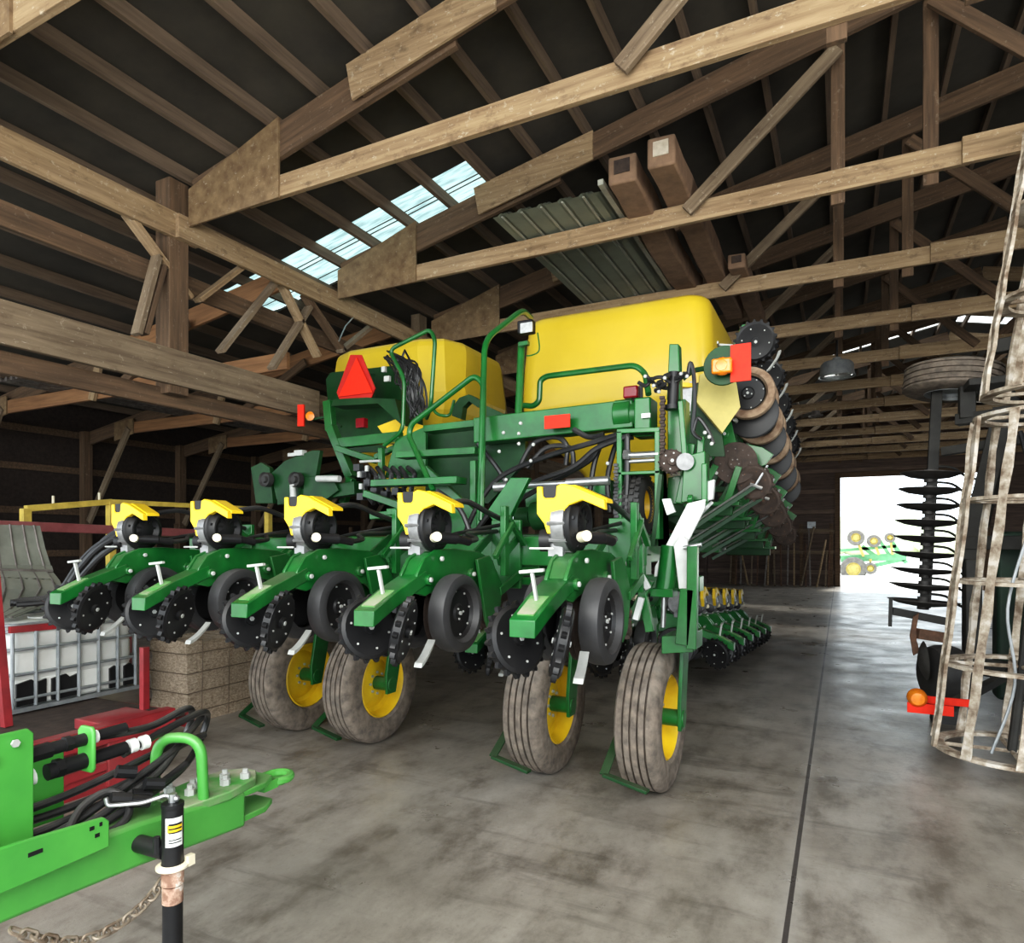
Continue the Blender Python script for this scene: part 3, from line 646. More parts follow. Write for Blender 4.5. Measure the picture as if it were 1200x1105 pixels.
q = MB(); q.prism(PL([(383,445),(388,437),(470,428),(486,434),(494,470),(495,505),(470,530),(400,530),(388,505)], 5.73), (0,1,0), .03); q.build('tank_bracket', 'green_dark', pl)
# pale translucent chute on the aisle side of the tank
q = MB(); q.prism([P(820,440,4.9),P(842,432,4.92),P(862,447,4.95),P(867,478,4.95),P(846,508,4.9),P(816,472,4.88)], (.4,-1,.2), .03); q.build('tank_shroud', 'yellow_pale', pl, label='pale dusty lower corner of the seed tank')
q = MB(); q.prism([P(812,452,4.98),P(820,450,4.98),P(846,508,4.98),P(850,535,4.98),P(806,535,4.98)], (0,1,0), .03); q.build('hopper_skirt', 'green_dark', pl)
# beam carrying the reflector, gearbox and lamp
q = MB(); a, b = P(560,506,4.6), P(745,486,4.6); q.bar(a, b, .15, .20); q.cyl(b-V((.05,0,0)), P(764,484,4.6), .10, n=20); q.cyl(P(722,487,4.6), P(742,485,4.6), .11, n=20); q.build('rear_beam', 'green', pl, bev=.008)
q = MB(); q.box((P(653,494,4.44)), (.20,.01,.095)); q.build('reflector', 'red_reflector', pl, label='flat red reflective strip on the rear beam')
q = MB(); q.box(P(740,460,4.5), (.105,.07,.085)); o = q.build('tail_lamp', 'red_lens', pl, bev=.012)
q = MB(); q.box(P(741,460,4.5)+V((0,.045,0)), (.12,.03,.10)); q.build('lamp_housing', 'black', o)
q = MB(); q.box(P(757,489,4.5), (.115,.20,.24)); q.box(P(757,509,4.48), (.13,.16,.05)); q.build('gearbox', 'green', pl, bev=.01)
q = MB(); q.box(P(757,487,4.38), (.06,.012,.03)); q.build('decal', 'decal', pl)
# open hinge frame with steel rods
q = MB()
for x in (729, 773): q.prism(PL([(x-3,507),(x+3,507),(x+3,632),(x-3,632)], 4.35), (0,1,0), .14)
q.bar(P(726,507,4.35), P(776,505,4.35), .14, .03); q.bar(P(726,556,4.35), P(776,554,4.35), .14, .022)
q.build('hinge_frame', 'green', pl, bev=.004)
q = MB(); q.cyl(P(733,534,4.3), P(772,532,4.3), .022); q.cyl(P(735,541,4.3), P(772,539,4.3), .014); q.cyl(P(731,533,4.27), P(738,533,4.27), .034, n=6); q.build('cross_rod', 'steel', pl)
# drive wheel with turf tread
q = MB(); c = P(744,592,4.5); R, W = .215, .20; h = W/2
q.lathe([(.10,h*.8),(.12,h),(.17,h*1.0),(.205,h*.82),(R,h*.4),(R,-h*.4),(.205,-h*.82),(.17,-h),(.12,-h),(.10,-h*.8)], c, (1,0,0), 40)
for k in range(30):
    for j in range(5):
        a = 2*PI*(k+.5*(j % 2))/30; p = c+V(((j-2)*.036, (R+.004)*math.cos(a), (R+.004)*math.sin(a)-.0)); q.box(p, (.026,.022,.022), Matrix.Rotation(a, 3, 'X'))
dw = q.build('drive_wheel', 'rubber', pl, label='small black turf-tread drive wheel')
q = MB(); q.lathe([(.125,h*1.01),(.115,h*.95),(.10,h*.3),(.03,h*.2),(.03,h*.6),(0,h*.6),(0,-h),(.12,-h*.8)], c, (1,0,0), 28); q.build('rim', 'yellow', dw)
q = MB(); q.prism(PL([(770,545),(778,545),(782,640),(774,640)], 4.38), (1,0,0), .03); q.bar(P(775,556,4.3), P(766,640,4.3), .025, .05); q.build('wheel_fork', 'green_dark', dw)
# upright hinge post, springs, sprockets, hoses
q = MB(); q.prism(PL([(786,405),(797,405),(799,470),(783,470)], 4.4), (0,1,0), .09); q.prism(PL([(785,470),(806,470),(806,545),(785,548)], 4.5), (0,1,0), .14); q.prism(PL([(805,536),(829,530),(829,586),(801,590)], 4.35), (0,1,0), .16); q.bar(P(822,512,4.4), P(820,545,4.4), .045, .05); q.bar(P(811,520,4.4), P(796,590,4.4), .04, .05)
q.prism(PL([(784,560),(806,556),(803,590),(782,592)], 4.5), (0,1,0), .06); q.bar(P(798,470,4.3), P(803,536,4.3), .035, .05); q.box(P(826,566,4.2), (.035,.05,.24)); q.cyl(P(806,585,4.2), P(812,585,4.2), .03, n=8); q.cyl(P(815,594,4.2), P(820,594,4.2), .025, n=8); q.build('hinge_post', 'green', pl, bev=.006)
q = MB(); q.cyl(P(788,478,4.32), P(790,436,4.32), .035, n=16); q.lathe([(0,0),(.05,0),(.05,.03),(0,.03)], P(788,480,4.32), (0,0,1), 16); q.build('air_spring', 'black', pl)
q = MB()
for k in range(24):
    y = 466+3.6*k; q.box(P(776+2*(k % 2)*.5,y,4.28), (.030,.03,.017))
q.build('drive_chain', 'rust_dark', pl)
q = MB(); tooth_wheel(q, P(787,541,4.26), V((.35,-1,.1)), .085, 16); q.build('sprocket', ['rust_dark','zinc'], pl)
q = MB(); q.cyl(P(801,541,4.3), P(803,541,4.22), .055, n=20); q.build('hub_disc', 'silver', pl)
q = MB()
for pts in ([(806,440),(809,425),(813,440),(814,475),(812,505),(822,515)], [(748,448),(757,452),(765,444),(776,442),(786,448),(797,444),(803,436)], [(757,440),(770,452),(782,455)], [(812,505),(818,490),(830,505),(836,520)]):
    q.tube([P(a, b, 4.3) for a, b in pts], .013, 8, smooth=6)
for a, b in ((760,446),(771,449),(768,458),(779,441),(792,443),(800,440),(775,452)): q.cyl(P(a,b,4.26), P(a+5,b-2,4.24), .016, n=6)
q.mi = 1
for a, b in ((756,441),(766,452),(779,443),(772,459),(798,438),(805,441),(826,507),(834,520),(831,512)): q.sph(P(a,b,4.24), .013, 5)
q.build('hydraulic_fitting', ['hose','zinc'], pl)
# pale link plates and lift cylinder
q = MB(); q.prism(PL([(806,590),(827,585),(826,596),(788,672),(767,676),(768,664)], 4.12), (0,1,0), .03); q.prism(PL([(798,626),(806,632),(807,690),(796,690),(790,640)], 4.05), (0,1,0), .03); q.prism(PL([(776,585),(786,584),(792,600),(782,604)], 4.2), (0,1,0), .03); q.prism(PL([(828,565),(838,562),(836,585),(826,588)], 4.25), (0,1,0), .05); q.build('link_plate', 'white_steel', pl, bev=.004, label='pale steel hinge link plates')
q = MB(); q.cyl(P(779,692,4.1), P(786,640,4.12), .058, n=20); q.box(P(778,694,4.1), (.14,.13,.05)); q.build('lift_cylinder', 'green', pl, bev=.003)
q = MB(); q.cyl(P(778,700,4.1), P(777,735,4.1), .016); q.bar(P(835,588,4.3), P(812,612,4.3), .02, .02); q.cyl(P(801,642,4.0), P(822,638,4.0), .012); q.build('cylinder_rod', 'steel', pl)
q = MB()
for a, b, w, h in (((735,606),(733,660),.05,.05), ((736,606),(758,632),.05,.05), ((757,632),(748,668),.06,.05), ((806,690),(800,755),.08,.06), ((812,640),(811,760),.06,.06), ((762,680),(742,720),.04,.05), ((748,668),(762,740),.05,.05)):
    q.bar(P(*a, 4.0), P(*b, 4.0), w, h)
q.prism(PL([(782,742),(818,740),(818,760),(782,762)], 4.15), (0,1,0), .3)
q.build('hinge_bracket', 'green', pl, bev=.004)
q = MB()
for a, b in (((741,656),(760,690)), ((736,612),(758,634)), ((752,700),(745,726))): q.bar(P(*a, 3.93), P(*b, 3.93), .035, .035)
q.build('link_rod', 'white_steel', pl, bev=.003)
# receding rods of the folded wing
for k in range(5):
    q = MB(); a, b = V((-1.22,5.0+.55*k,1.55-.03*k)), V((-.58,5.25+.55*k,2.02-.05*k)); q.bar(a, b, .022, .03); q.build('wing_link', 'green_dark', pl)
    q = MB(); q.cyl(b, b+V((.09,.03,.16)), .010, n=8); q.cyl(b+V((-.03,-.02,.02)), b+V((.05,.02,-.01)), .014, n=8); q.cyl(a+V((.1,-.03,.1)), b+V((.0,-.05,.02)), .008, n=6); q.build('link_rod', 'steel', pl)
# side marker reflector and amber lamp on the upper wing
q = MB(); q.box(P(868,425,4.55), (.128,.012,.245)); q.box(P(868,425,4.56)+V((0,.012,0)), (.11,.012,.21)); q.build('reflector', 'red_reflector', pl, label='upright orange-red reflective plate on an arm')
q = MB(); q.lathe([(0,-.03),(.035,-.028),(.055,-.01),(.06,0),(.06,.03),(0,.03)], P(846,429,4.5), (0,1,0), 24); q.box(P(846,429,4.5), (.13,.05,.10)); q.build('turn_lamp', 'amber', pl, bev=.012)
q = MB(); q.lathe([(0,0),(.13,0),(.135,.01),(.13,.03),(0,.03)], P(848,428,4.58), (0,1,0), 28); q.tube(fillet([P(800,444,4.6), P(812,434,4.6), P(838,430,4.6)], .06), .018, 8); q.build('lamp_arm', 'green_dark', pl)
# left reflector
q = MB(); q.box(P(353,487,5.5), (.075,.03,.24), Matrix.Rotation(.3,3,'Z')); q.build('reflector', 'red_reflector', pl, label='upright orange-red reflective plate on the far wing')
q = MB(); q.lathe([(0,-.03),(.04,-.02),(.05,.02),(0,.03)], P(364,488,5.5), (.4,-1,0), 16); q.build('turn_lamp', 'amber', pl)
q = MB(); q.tube([P(362,492,5.52), P(385,488,5.55), P(400,500,5.55)], .015, 6); q.build('lamp_arm', 'green_dark', pl)
# slow-moving-vehicle triangle
q = MB(); c = lambda a, b: P(a, b, 5.30)
q.mi = 0; q.prism([c(411,416),c(424,416),c(440,455),c(435,467),c(399,470),c(395,460)], (0,1,0), .012)
q.mi = 1; q.prism([P(418,419,5.28),P(437,460,5.28),P(397,465,5.28)], (0,1,0), .012)
q.build('warning_triangle', ['red_border','red_reflector'], pl, label='orange triangle with dark red border')
q = MB(); q.prism(PL([(398,470),(396,478),(450,475),(478,500),(470,470),(437,468)], 5.35), (0,1,0), .2); q.bar(P(437,470,5.4), P(437,440,5.6), .05, .05); q.build('triangle_bracket', 'green_dark', pl)
# left side clutter of the tower
q = MB()
for a, b, w, h, Y in (((388,500),(412,560),.09,.09,5.2), ((412,560),(402,590),.07,.07,5.0), ((385,470),(388,505),.10,.08,5.4), ((395,520),(470,512),.08,.10,5.2), ((447,525),(447,562),.05,.05,4.9), ((428,578),(520,610),.07,.06,4.6), ((395,525),(440,540),.06,.06,5.1), ((440,536),(480,516),.05,.05,5.0)):
    q.bar(P(*a,Y), P(*b,Y), w, h)
q.prism(PL([(465,515),(500,500),(500,560),(452,560)], 4.95), (0,1,0), .04)
q.build('tower_bracket', 'green', pl, bev=.005)
q = MB(); q.box(P(424,496,5.1), (.1,.06,.09)); q.build('tail_lamp', 'red_lens', pl)
q = MB(); q.prism(PL([(444,500),(470,490),(500,500),(498,520),(455,515)], 5.5), (0,1,0), .05); q.prism(PL([(452,520),(468,522),(466,542)], 5.3), (0,1,0), .05); q.build('tank_chute', 'yellow', pl)
q = MB()
for a in range(7):
    x = 424+a*9; q.tube([P(x,548,4.8), P(x+8,556+3*(a % 3),4.72), P(x+4,575,4.75), P(x+14,590,4.7)], .022, 7, smooth=4)
for a, b in ((420,548),(428,556),(432,566),(440,576),(452,580),(465,576),(424,582)): q.box(P(a,b,4.7), (.07,.06,.06))
q.build('valve_block', 'hose', pl)
q = MB(); 
for a, b in ((421,556),(423,570),(430,549)): q.box(P(a,b,4.63), (.03,.02,.05))
q.cyl(P(422,541,4.7), P(446,540,4.7), .012); q.build('valve_cap', 'zinc', pl)
# folded left wing hinge: plates and pulleys
q = MB(); q.prism(PL([(320,555),(336,540),(368,528),(377,528),(372,560),(355,566),(352,590),(336,592),(326,585)], 4.7), (0,1,0), .05); q.prism(PL([(296,548),(308,542),(318,548),(322,590),(302,590)], 4.7), (0,1,0), .05)
q.prism(PL([(360,560),(392,556),(400,575),(380,590),(358,588)], 4.7), (0,1,0), .08); q.bar(P(330,585,4.75), P(420,572,4.75), .12, .12); q.build('wing_hinge', 'green_dark', pl, bev=.004)
q = MB(); 
for a, b, r in ((312,562,.07), (347,562,.07)): q.lathe([(0,-.04),(r*.4,-.04),(r*.5,-.01),(r*.8,-.01),(r,-.03),(r,.03),(0,.03)], P(a,b,4.62), (0,1,0), 24)
q.build('pulley', 'rubber', pl)
q = MB(); q.cyl(P(344,588,4.62), P(343,568,4.62), .03); q.box(P(352,531,4.68), (.10,.06,.05)); q.box(P(344,533,4.68), (.10,.05,.03)); q.cyl(P(372,561,4.6), P(398,561,4.6), .03); q.build('wing_pin', 'zinc', pl)
# ladder tower
q = MB(); q.prism(PL([(571,476),(597,488),(617,492),(617,540),(585,578),(574,590),(565,590)], 4.75), (0,1,0), .05); q.prism(PL([(500,505),(566,492),(566,600),(500,600)], 5.1), (0,1,0), .04); q.build('ladder_panel', 'green_dark', pl)
q = MB()
for (a, b, Y) in (((502,504),(566,497),4.65), ((470,534),(562,529),4.55), ((441,567),(541,563),4.42), ((440,605),(500,600),4.3)): q.bar(P(*a,Y), P(*b,Y), .16, .055)
q.bar(P(556,540,4.5), P(556,590,4.5), .05, .06); q.build('ladder_step', 'green', pl, bev=.004)
def rail(pts, r=.021, Y=4.5, name='handrail', m='green', f=.12):
    q = MB(); q.tube(fillet([P(*p[:2], p[2] if len(p) > 2 else Y) for p in pts], f), r, 10); return q.build(name, m, pl)
rail([(561,640,4.3),(568,398,4.5),(612,363,4.9),(622,372,5.3)], .024)
rail([(508,575,4.35),(479,510,4.5),(482,497,4.5),(556,440,4.5),(567,450,4.5),(564,610,4.3)], .023)
rail([(450,522,4.9),(472,505,4.9),(474,444,4.9),(456,410,4.9),(504,386,4.9),(510,398,4.9),(505,475,4.9),(500,490,5.1)], .019, f=.08)
rail([(505,475,5.0),(512,486,5.0),(527,488,5.0),(532,470,5.2)], .014)
rail([(612,475,5.0),(625,476,5.0),(632,470,5.0),(633,446,5.0),(640,441,5.0),(744,428,5.0),(756,437,5.0),(760,462,4.9)], .024, f=.07)
rail([(607,500,4.6),(611,405,4.7)], .03)
q = MB(); q.prism(PL([(532,488),(534,476),(541,467),(552,463),(562,468),(570,478),(562,478),(552,471),(545,478),(543,492)], 5.3), (0,1,0), .08); q.build('tank_saddle', 'green_dark', pl)
# work lamp
q = MB(); q.box(P(617,384,4.6), (.125,.08,.10)); o = q.build('work_lamp', 'black', pl, bev=.01)
q = MB(); q.box(P(617,384,4.55), (.10,.012,.075)); q.build('lens', 'glass_lamp', o)
q = MB(); q.box(P(614,403,4.62), (.08,.04,.03)); q.tube([P(630,390,4.65),P(632,410,4.62),P(624,416,4.62),P(617,417,4.6)], .006, 6, smooth=4); q.build('lamp_bracket', 'green', o)
# dark cable bundle by the ladder top
for k in range(26):
    r_ = random.Random(k); pts = [P(447+r_.random()*28,410+r_.random()*12,5.1), P(462+r_.random()*30,425+r_.random()*22,5.05), P(474+r_.random()*24,452+r_.random()*14,5.05), P(480+r_.random()*24,478+r_.random()*14,5.1)]
    q = MB() if k == 0 else q; q.tube(pts, .010, 6, smooth=5)
q.build('cable_bundle', 'hose', pl)
q = MB(); q.box(P(454,444,5.0), (.06,.03,.05)); q.box(P(450,433,5.0), (.04,.03,.05)); q.build('connector_box', 'zinc', pl)
# hoses under the rear beam
HS = [([(540,640),(556,600),(585,560),(640,535),(690,520),(730,507)],4.35), ([(548,640),(575,600),(620,568),(670,548),(700,525),(738,510)],4.3), ([(600,590),(640,568),(690,540),(706,520),(742,512)],4.4), ([(610,545),(625,520),(650,512),(664,522),(663,545)],4.6), ([(618,548),(640,525),(668,525),(672,548)],4.6),
      ([(690,585),(696,545),(704,520)],4.45), ([(715,600),(712,560),(722,520),(730,512)],4.5), ([(560,520),(590,560),(600,600)],4.5), ([(512,575),(540,598),(556,640)],4.2), ([(735,510),(735,560),(732,610)],4.3), ([(672,503),(690,512),(708,509)],4.45)]
q = MB()
for pts, Y in HS: q.tube([P(a, b, Y) for a, b in pts], .020, 8, smooth=6)
for k in range(20): q.box(P(722+(k % 2),545+4*k,4.28), (.03,.03,.018))
q.mi = 1
for a, b in ((625,521),(622,540),(712,543),(678,543),(590,507),(610,496),(608,508),(608,520),(585,529),(593,562)): q.sph(P(a,b,4.3), .014, 5)
q.build('hose_bundle', ['hose','zinc'], pl)
q = MB(); q.cyl(P(584,571,4.1), P(668,566,4.1), .02); q.cyl(P(580,571,4.1), P(597,570,4.1), .034); q.cyl(P(664,566,4.1), P(714,563,4.1), .03); q.build('hydraulic_cylinder', 'steel', pl)
# frame pieces seen between the row units
q = MB(); q.box(P(618,648,3.75), (.22,.12,.20)); q.box(P(604,650,3.7), (.05,.10,.24)); q.prism(PL([(572,600),(600,560),(622,560),(590,625)], 3.9), (0,1,0), .05); q.prism(PL([(470,645),(488,605),(494,645)], 3.9), (0,1,0), .05); q.bar(P(436,647,3.8), P(486,645,3.8), .06, .05); q.bar(P(455,600,4.0), P(486,598,4.0), .05, .05)
q.prism(PL([(500,545),(560,600),(566,640),(520,640)], 4.6), (0,1,0), .05); q.bar(P(620,585,4.6), P(720,575,4.6), .15, .15); q.build('frame_plate', 'green', pl, bev=.005)
q = MB(); q.cyl(P(626,605,4.2), P(642,603,4.2), .10, n=20); q.cyl(P(610,606,4.25), P(626,605,4.2), .07, n=20); q.build('vacuum_fan', 'green_dark', pl)
q = MB(); q.box(P(640,700,4.2), (.3,.1,.3)); q.box((-2.6,4.4,1.15), (1.2,.3,.3)); q.build('manifold', 'black', pl)

# ================================================================== LEFT SIDE: trailer, tote, bale
tr = thing('flat_trailer', 'low red steel trailer frame holding the caged white tote', 'trailer', (-4.9,2.6,0))
q = MB(); q.bar((-4.32,1.2,.33), (-4.27,3.12,.37), .10, .12); q.build('side_rail', 'red_paint', tr, bev=.006)
q = MB(); q.bar((-6.5,1.2,.28), (-6.5,4.0,.28), .08, .12); q.build('side_rail', 'red_paint', tr, bev=.006)
for y in (1.6, 2.5, 3.3):
    q = MB(); q.bar((-6.5,y,.26), (-4.3,y,.29), .07, .09); q.build('cross_member', 'red_paint', tr)
q = MB(); q.box((-4.42,2.98,.22), (.36,.05,.40)); q.box((-4.25,2.83,.22), (.03,.36,.40)); q.box((-4.42,2.66,.22), (.36,.03,.40)); q.box((-4.42,2.82,.415), (.34,.34,.012)); q.build('corner_box', 'red_paint', tr, bev=.004)
q = MB(); q.bar((-4.26,1.9,.12), (-4.26,2.64,.16), .05, .05); q.bar((-4.26,2.3,.30), (-4.26,2.64,.15), .03, .03); q.bar((-4.30,1.2,.06), (-4.30,2.7,.06), .08, .12); q.build('under_brace', 'red_paint', tr)
q = MB(); q.box((-5.0,2.4,.345), (1.4,1.7,.02)); q.build('deck', 'rust_dark', tr)
q = MB(); q.bar((-5.04,2.46,.36), (-5.10,2.40,1.54), .055, .05); q.build('stake', 'red_paint', tr)
q = MB(); q.bar((-4.42,3.02,.42), (-4.42,3.02,.86), .045, .045); q.build('stake', 'red_paint', tr)
q = MB(); q.bar((-5.03,2.47,1.01), (-5.04,3.05,1.00), .03, .045); q.build('stake_rail', 'red_paint', tr)
tt = thing('liquid_tote', 'white plastic liquid tote in a galvanised wire cage on the red trailer', 'tote', (-5.75,3.1,.38))
x0, x1, y0, y1, z0, z1 = -6.20, -5.32, 2.58, 3.60, .405, 1.0
q = MB(); cx, cy, hx, hy = (x0+x1)/2, (y0+y1)/2, (x1-x0)/2-.02, (y1-y0)/2-.02
q.loft([rring(cx,cy,hx*a,hy*a,.13,z0+(z1-z0)*f) for f, a in ((0,.96),(.03,1),(.30,1),(.32,.985),(.34,1),(.63,1),(.65,.985),(.67,1),(.93,1),(.98,.97),(1,.9))])
q.cyl((cx,cy,z1-.01), (cx,cy,z1+.012), .12, n=24); q.build('bottle', 'white_plastic', tt, ang=40)
q = MB()
for z in (z0+.06, z0+.24, z0+.42, z0+.60, z1-.04):
    pts = rring(cx,cy,hx+.025,hy+.025,.12,z); q.tube(pts, .012, 8, closed=True)
for k in range(7):
    y = y0+.05+(y1-y0-.1)*k/6
    for x in (x0-.005, x1+.005): q.tube([(x,y,z0), (x,y,z1-.02)], .013, 8)
for k in range(5):
    x = x0+.1+(x1-x0-.2)*k/4
    for y in (y0-.005, y1+.005): q.tube([(x,y,z0), (x,y,z1-.02)], .013, 8)
q.build('wire_cage', 'galv', tt)
q = MB(); 
for ya, yb in ((2.66,2.86),(2.90,3.10),(3.34,3.42),(3.46,3.56)): q.prism([(x1-.01,y,z) for y, z in ((ya,z0+.01),(yb,z0+.01),(yb,z0+.18),((ya+yb)/2+.03,z0+.16),((ya+yb)/2,z0+.19),(ya,z0+.17))], (1,0,0), .02)
q.build('corner_guard', 'black', tt)
q = MB(); q.box((cx,cy,z0-.022), (hx*2+.06,hy*2+.06,.03)); q.build('tray', 'galv', tt)
def straw_bale(x0, x1, y0, y1, z1, label):
    t = thing('straw_bale', label, 'bale', ((x0+x1)/2,(y0+y1)/2,0))
    q = MB(); nx, ny, nz = 8, 24, 10; idx = {}; rr = random.Random(3)
    def vid(i, j, k):
        if (i,j,k) not in idx:
            idx[(i,j,k)] = len(q.v); f = lambda: (rr.random()-.5)*.025
            q.v.append(V((x0+(x1-x0)*i/nx+f(), y0+(y1-y0)*j/ny+f(), max(0, z1*k/nz+(f() if k else 0)))))
        return idx[(i,j,k)]
    def face(*a): q.f.append(tuple(vid(*z) for z in a)); q.m.append(0)
    for j in range(ny):
        for k in range(nz):
            for i in (0, nx): face((i,j,k),(i,j+1,k),(i,j+1,k+1),(i,j,k+1))
    for i in range(nx):
        for k in range(nz):
            for j in (0, ny): face((i,j,k),(i+1,j,k),(i+1,j,k+1),(i,j,k+1))
        for j in range(ny):
            for k in (0, nz): face((i,j,k),(i+1,j,k),(i+1,j+1,k),(i,j+1,k))
    q.build('bale_body', 'straw', t, ang=70)
    q = MB()
    for k in range(4): 
        z = z1*(.14+.24*k); e = .014; q.tube([(x1+e,y0-e,z),(x1+e,y1+e,z+.01),(x0-e,y1+e,z),(x0-e,y0-e,z)], .0045, 5, closed=True)
    for k in range(8):
        y = y0+(y1-y0)*(.06+.125*k); q.tube([(x1+.014,y,.01),(x1+.014,y+.01,z1+.012),(x0-.014,y,z1+.012),(x0-.014,y,.01)], .004, 5)
    q.build('twine', 'twine', t)
straw_bale(-5.62, -5.13, 3.90, 6.2, .72, 'large tan straw bale tied with twine, on the floor behind the carrying wheels')
# curved ribbed metal trough piece
t = thing('metal_trough', 'curved grey ribbed sheet metal trough propped above the tote', 'trough', (-6.4,2.9,.36))
rows = [((-30,614),(47,616),-6.45),((-30,640),(53,642),-6.42),((-30,662),(60,664),-6.36),((-30,668),(62,670),-6.30),((-30,676),(70,680),-6.2),((-30,690),(75,690),-6.08),((-30,706),(64,703),-5.9),((-30,718),(44,714),-5.74),((-30,724),(18,724),-5.60)]
L_ = [PX(*a,X) for a, b, X in rows]; R_ = [PX(*b,X) for a, b, X in rows]; NC = 10
q = MB()
for k in range(len(rows)-1):
    for c_ in range(NC):
        f0, f1 = c_/NC, (c_+1)/NC; q.add([L_[k].lerp(R_[k],f0),L_[k].lerp(R_[k],f1),L_[k+1].lerp(R_[k+1],f1),L_[k+1].lerp(R_[k+1],f0)], [(0,1,2,3)])
o = q.build1('curved_sheet', 'trough', t, ang=75); sm = o.modifiers.new('thick', 'SOLIDIFY'); sm.thickness = .012
q = MB()
for f in (.12,.32,.52,.72,.9): q.tube([L_[k].lerp(R_[k], f)+V((.006,-.004,.004)) for k in range(len(rows))], .009, 6)
q.tube([L_[3]+V((.01,-.01,.005)), R_[3]+V((.01,-.01,.005))], .016, 6); q.build('rib', 'metal_dull', t)
for y in (2.75, 3.15):
    q = MB(); q.bar((-6.47,y,.36), (-6.47,y,1.5), .05, .05); q.build('prop', 'metal_dull', t)
# yellow tubular rail frame and red rail behind
t = thing('yellow_rail_frame', 'yellow square-tube guard frame behind the row units', 'guard rail', (-8.0,5.3,0))
A = PX(30,596,-8.0); B = PX(130,588,-8.0); C_ = V((-9.6,B.y,B.z))
q = MB(); q.bar(A, B, .07, .07); q.build('top_rail', 'yellow_rail', t, bev=.005)
q = MB(); q.bar(B, B+V((.3,2.2,-.0)), .06, .06); q.build('top_rail', 'yellow_rail', t, bev=.005)
for p in (A, B, B+V((.3,2.2,0))): 
    q = MB(); q.bar(V((p.x,p.y,0)), p, .085, .085); q.build('post', 'yellow_rail', t, bev=.005)
for f in (.3, .85): 
    q = MB(); p = A.lerp(B, f); q.cyl(p, p+V((0,0,.12)), .014); q.build('pin', 'cap_cream', t)
t = thing('red_rail_frame', 'faded red steel rail running behind the grey trough', 'rail', (-7.7,4,0))
q = MB(); q.bar((-7.6,2.6,1.80), (-7.6,6.2,1.72), .06, .10); q.build('top_rail', 'red_rail', t, bev=.006)
for y in (3.2, 5.0, 6.15):
    q = MB(); q.bar((-7.6,y,0), (-7.6,y,1.72), .06, .06); q.build('post', 'red_rail', t)
# black hoses draped between the trough and the outermost row unit
t = thing('hose_coil', 'thick bundle of black hoses draped over the tote beside the outermost row unit', 'hoses', (-5.3,3.2,1.02))
for k in range(13):
    r_ = random.Random(40+k); d1, d2 = r_.uniform(-9,9), r_.uniform(-8,10); Y0 = 3.3+r_.uniform(-.12,.12)
    Y0 -= .25; q = MB(); q.tube([P(176+d1*.3,630+d2*.8,Y0+.16), P(150+d1*.6,626+d2,Y0+.08), P(122+d1,640+d2*1.2,Y0), P(100+d1*1.2,664+d2,Y0-.05), P(80+d1,690+d2*.8,Y0-.1), P(56+d1,702+d2*.4,Y0-.2), P(20+d1,706+d2*.3,Y0-.36)], .021, 8, smooth=6); q.build('hose', 'hose', t)
# ================================================================== FOREGROUND HITCH
XH = -1.92
ht = thing('implement_hitch', 'bright green implement tongue and clevis with coiled hoses, resting on a black jack', 'hitch', (-2.0,1.3,0))
q = MB()
yz = lambda y, z, x: V((x,y,z))
q.loft([[V((XH-.20,y,zt-h_)),V((XH,y,zt-h_)),V((XH,y,zt)),V((XH-.20,y,zt))] for y, zt, h_ in ((.30,.755,.13),(.9,.752,.128),(1.30,.742,.135),(1.56,.715,.13),(1.70,.70,.125))])
q.build('tongue_beam', 'green_bright', ht, bev=.012)
q = MB(); q.prism([(x,y,.715) for x, y in ((XH-.19,1.46),(XH-.01,1.46),(XH+.01,1.62),(XH-.02,1.76),(XH-.08,1.82),(XH-.14,1.82),(XH-.20,1.76),(XH-.21,1.62))], (0,0,1), .03); q.build('hitch_plate', 'green_dusty', ht, bev=.004)
q = MB()
for z in (.69, .60):
    q.prism([(x,y,z) for x, y in ((XH-.17,1.66),(XH-.01,1.66),(XH-.01,1.80),(XH-.05,1.87),(XH-.14,1.87),(XH-.18,1.80))], (0,0,1), .022)
q.box((XH-.09,1.69,.645), (.14,.05,.09)); q.build('clevis', 'green_bright', ht, bev=.004)
q = MB(); M = []
for i in range(20): a = 2*PI*i/20; M.append(V((XH-.10+.05*math.cos(a),1.94+.055*math.sin(a),.662)))
q.tube(M, .017, 8, closed=True); q.box((XH-.10,1.865,.662), (.10,.07,.036)); q.build('hitch_ring', 'green_bright', ht)
q = MB()
for x, y in ((-.17,1.52),(-.13,1.58),(-.16,1.64),(-.09,1.54),(-.06,1.66),(-.11,1.70),(-.05,1.74)): q.cyl((XH+x,y,.728), (XH+x,y,.75), .018, n=6); q.cyl((XH+x,y,.73), (XH+x,y,.765), .010, n=8)
q.build('bolt', 'zinc', ht)
q = MB(); q.prism([(XH+.03,y,z) for y, z in ((.40,.715),(.40,.845),(.95,.832),(1.165,.815),(1.18,.80),(1.18,.725),(1.0,.72))], (1,0,0), .014); q.build('side_plate', 'green_bright', ht, bev=.003)
for y, z, L in ((.985,.79,.035),(1.13,.797,.013),(1.155,.80,.008),(1.145,.772,.013)):
    q = MB(); q.box((XH+.0375,y,z), (.002,L,.011)); q.build('slot', 'black', ht)
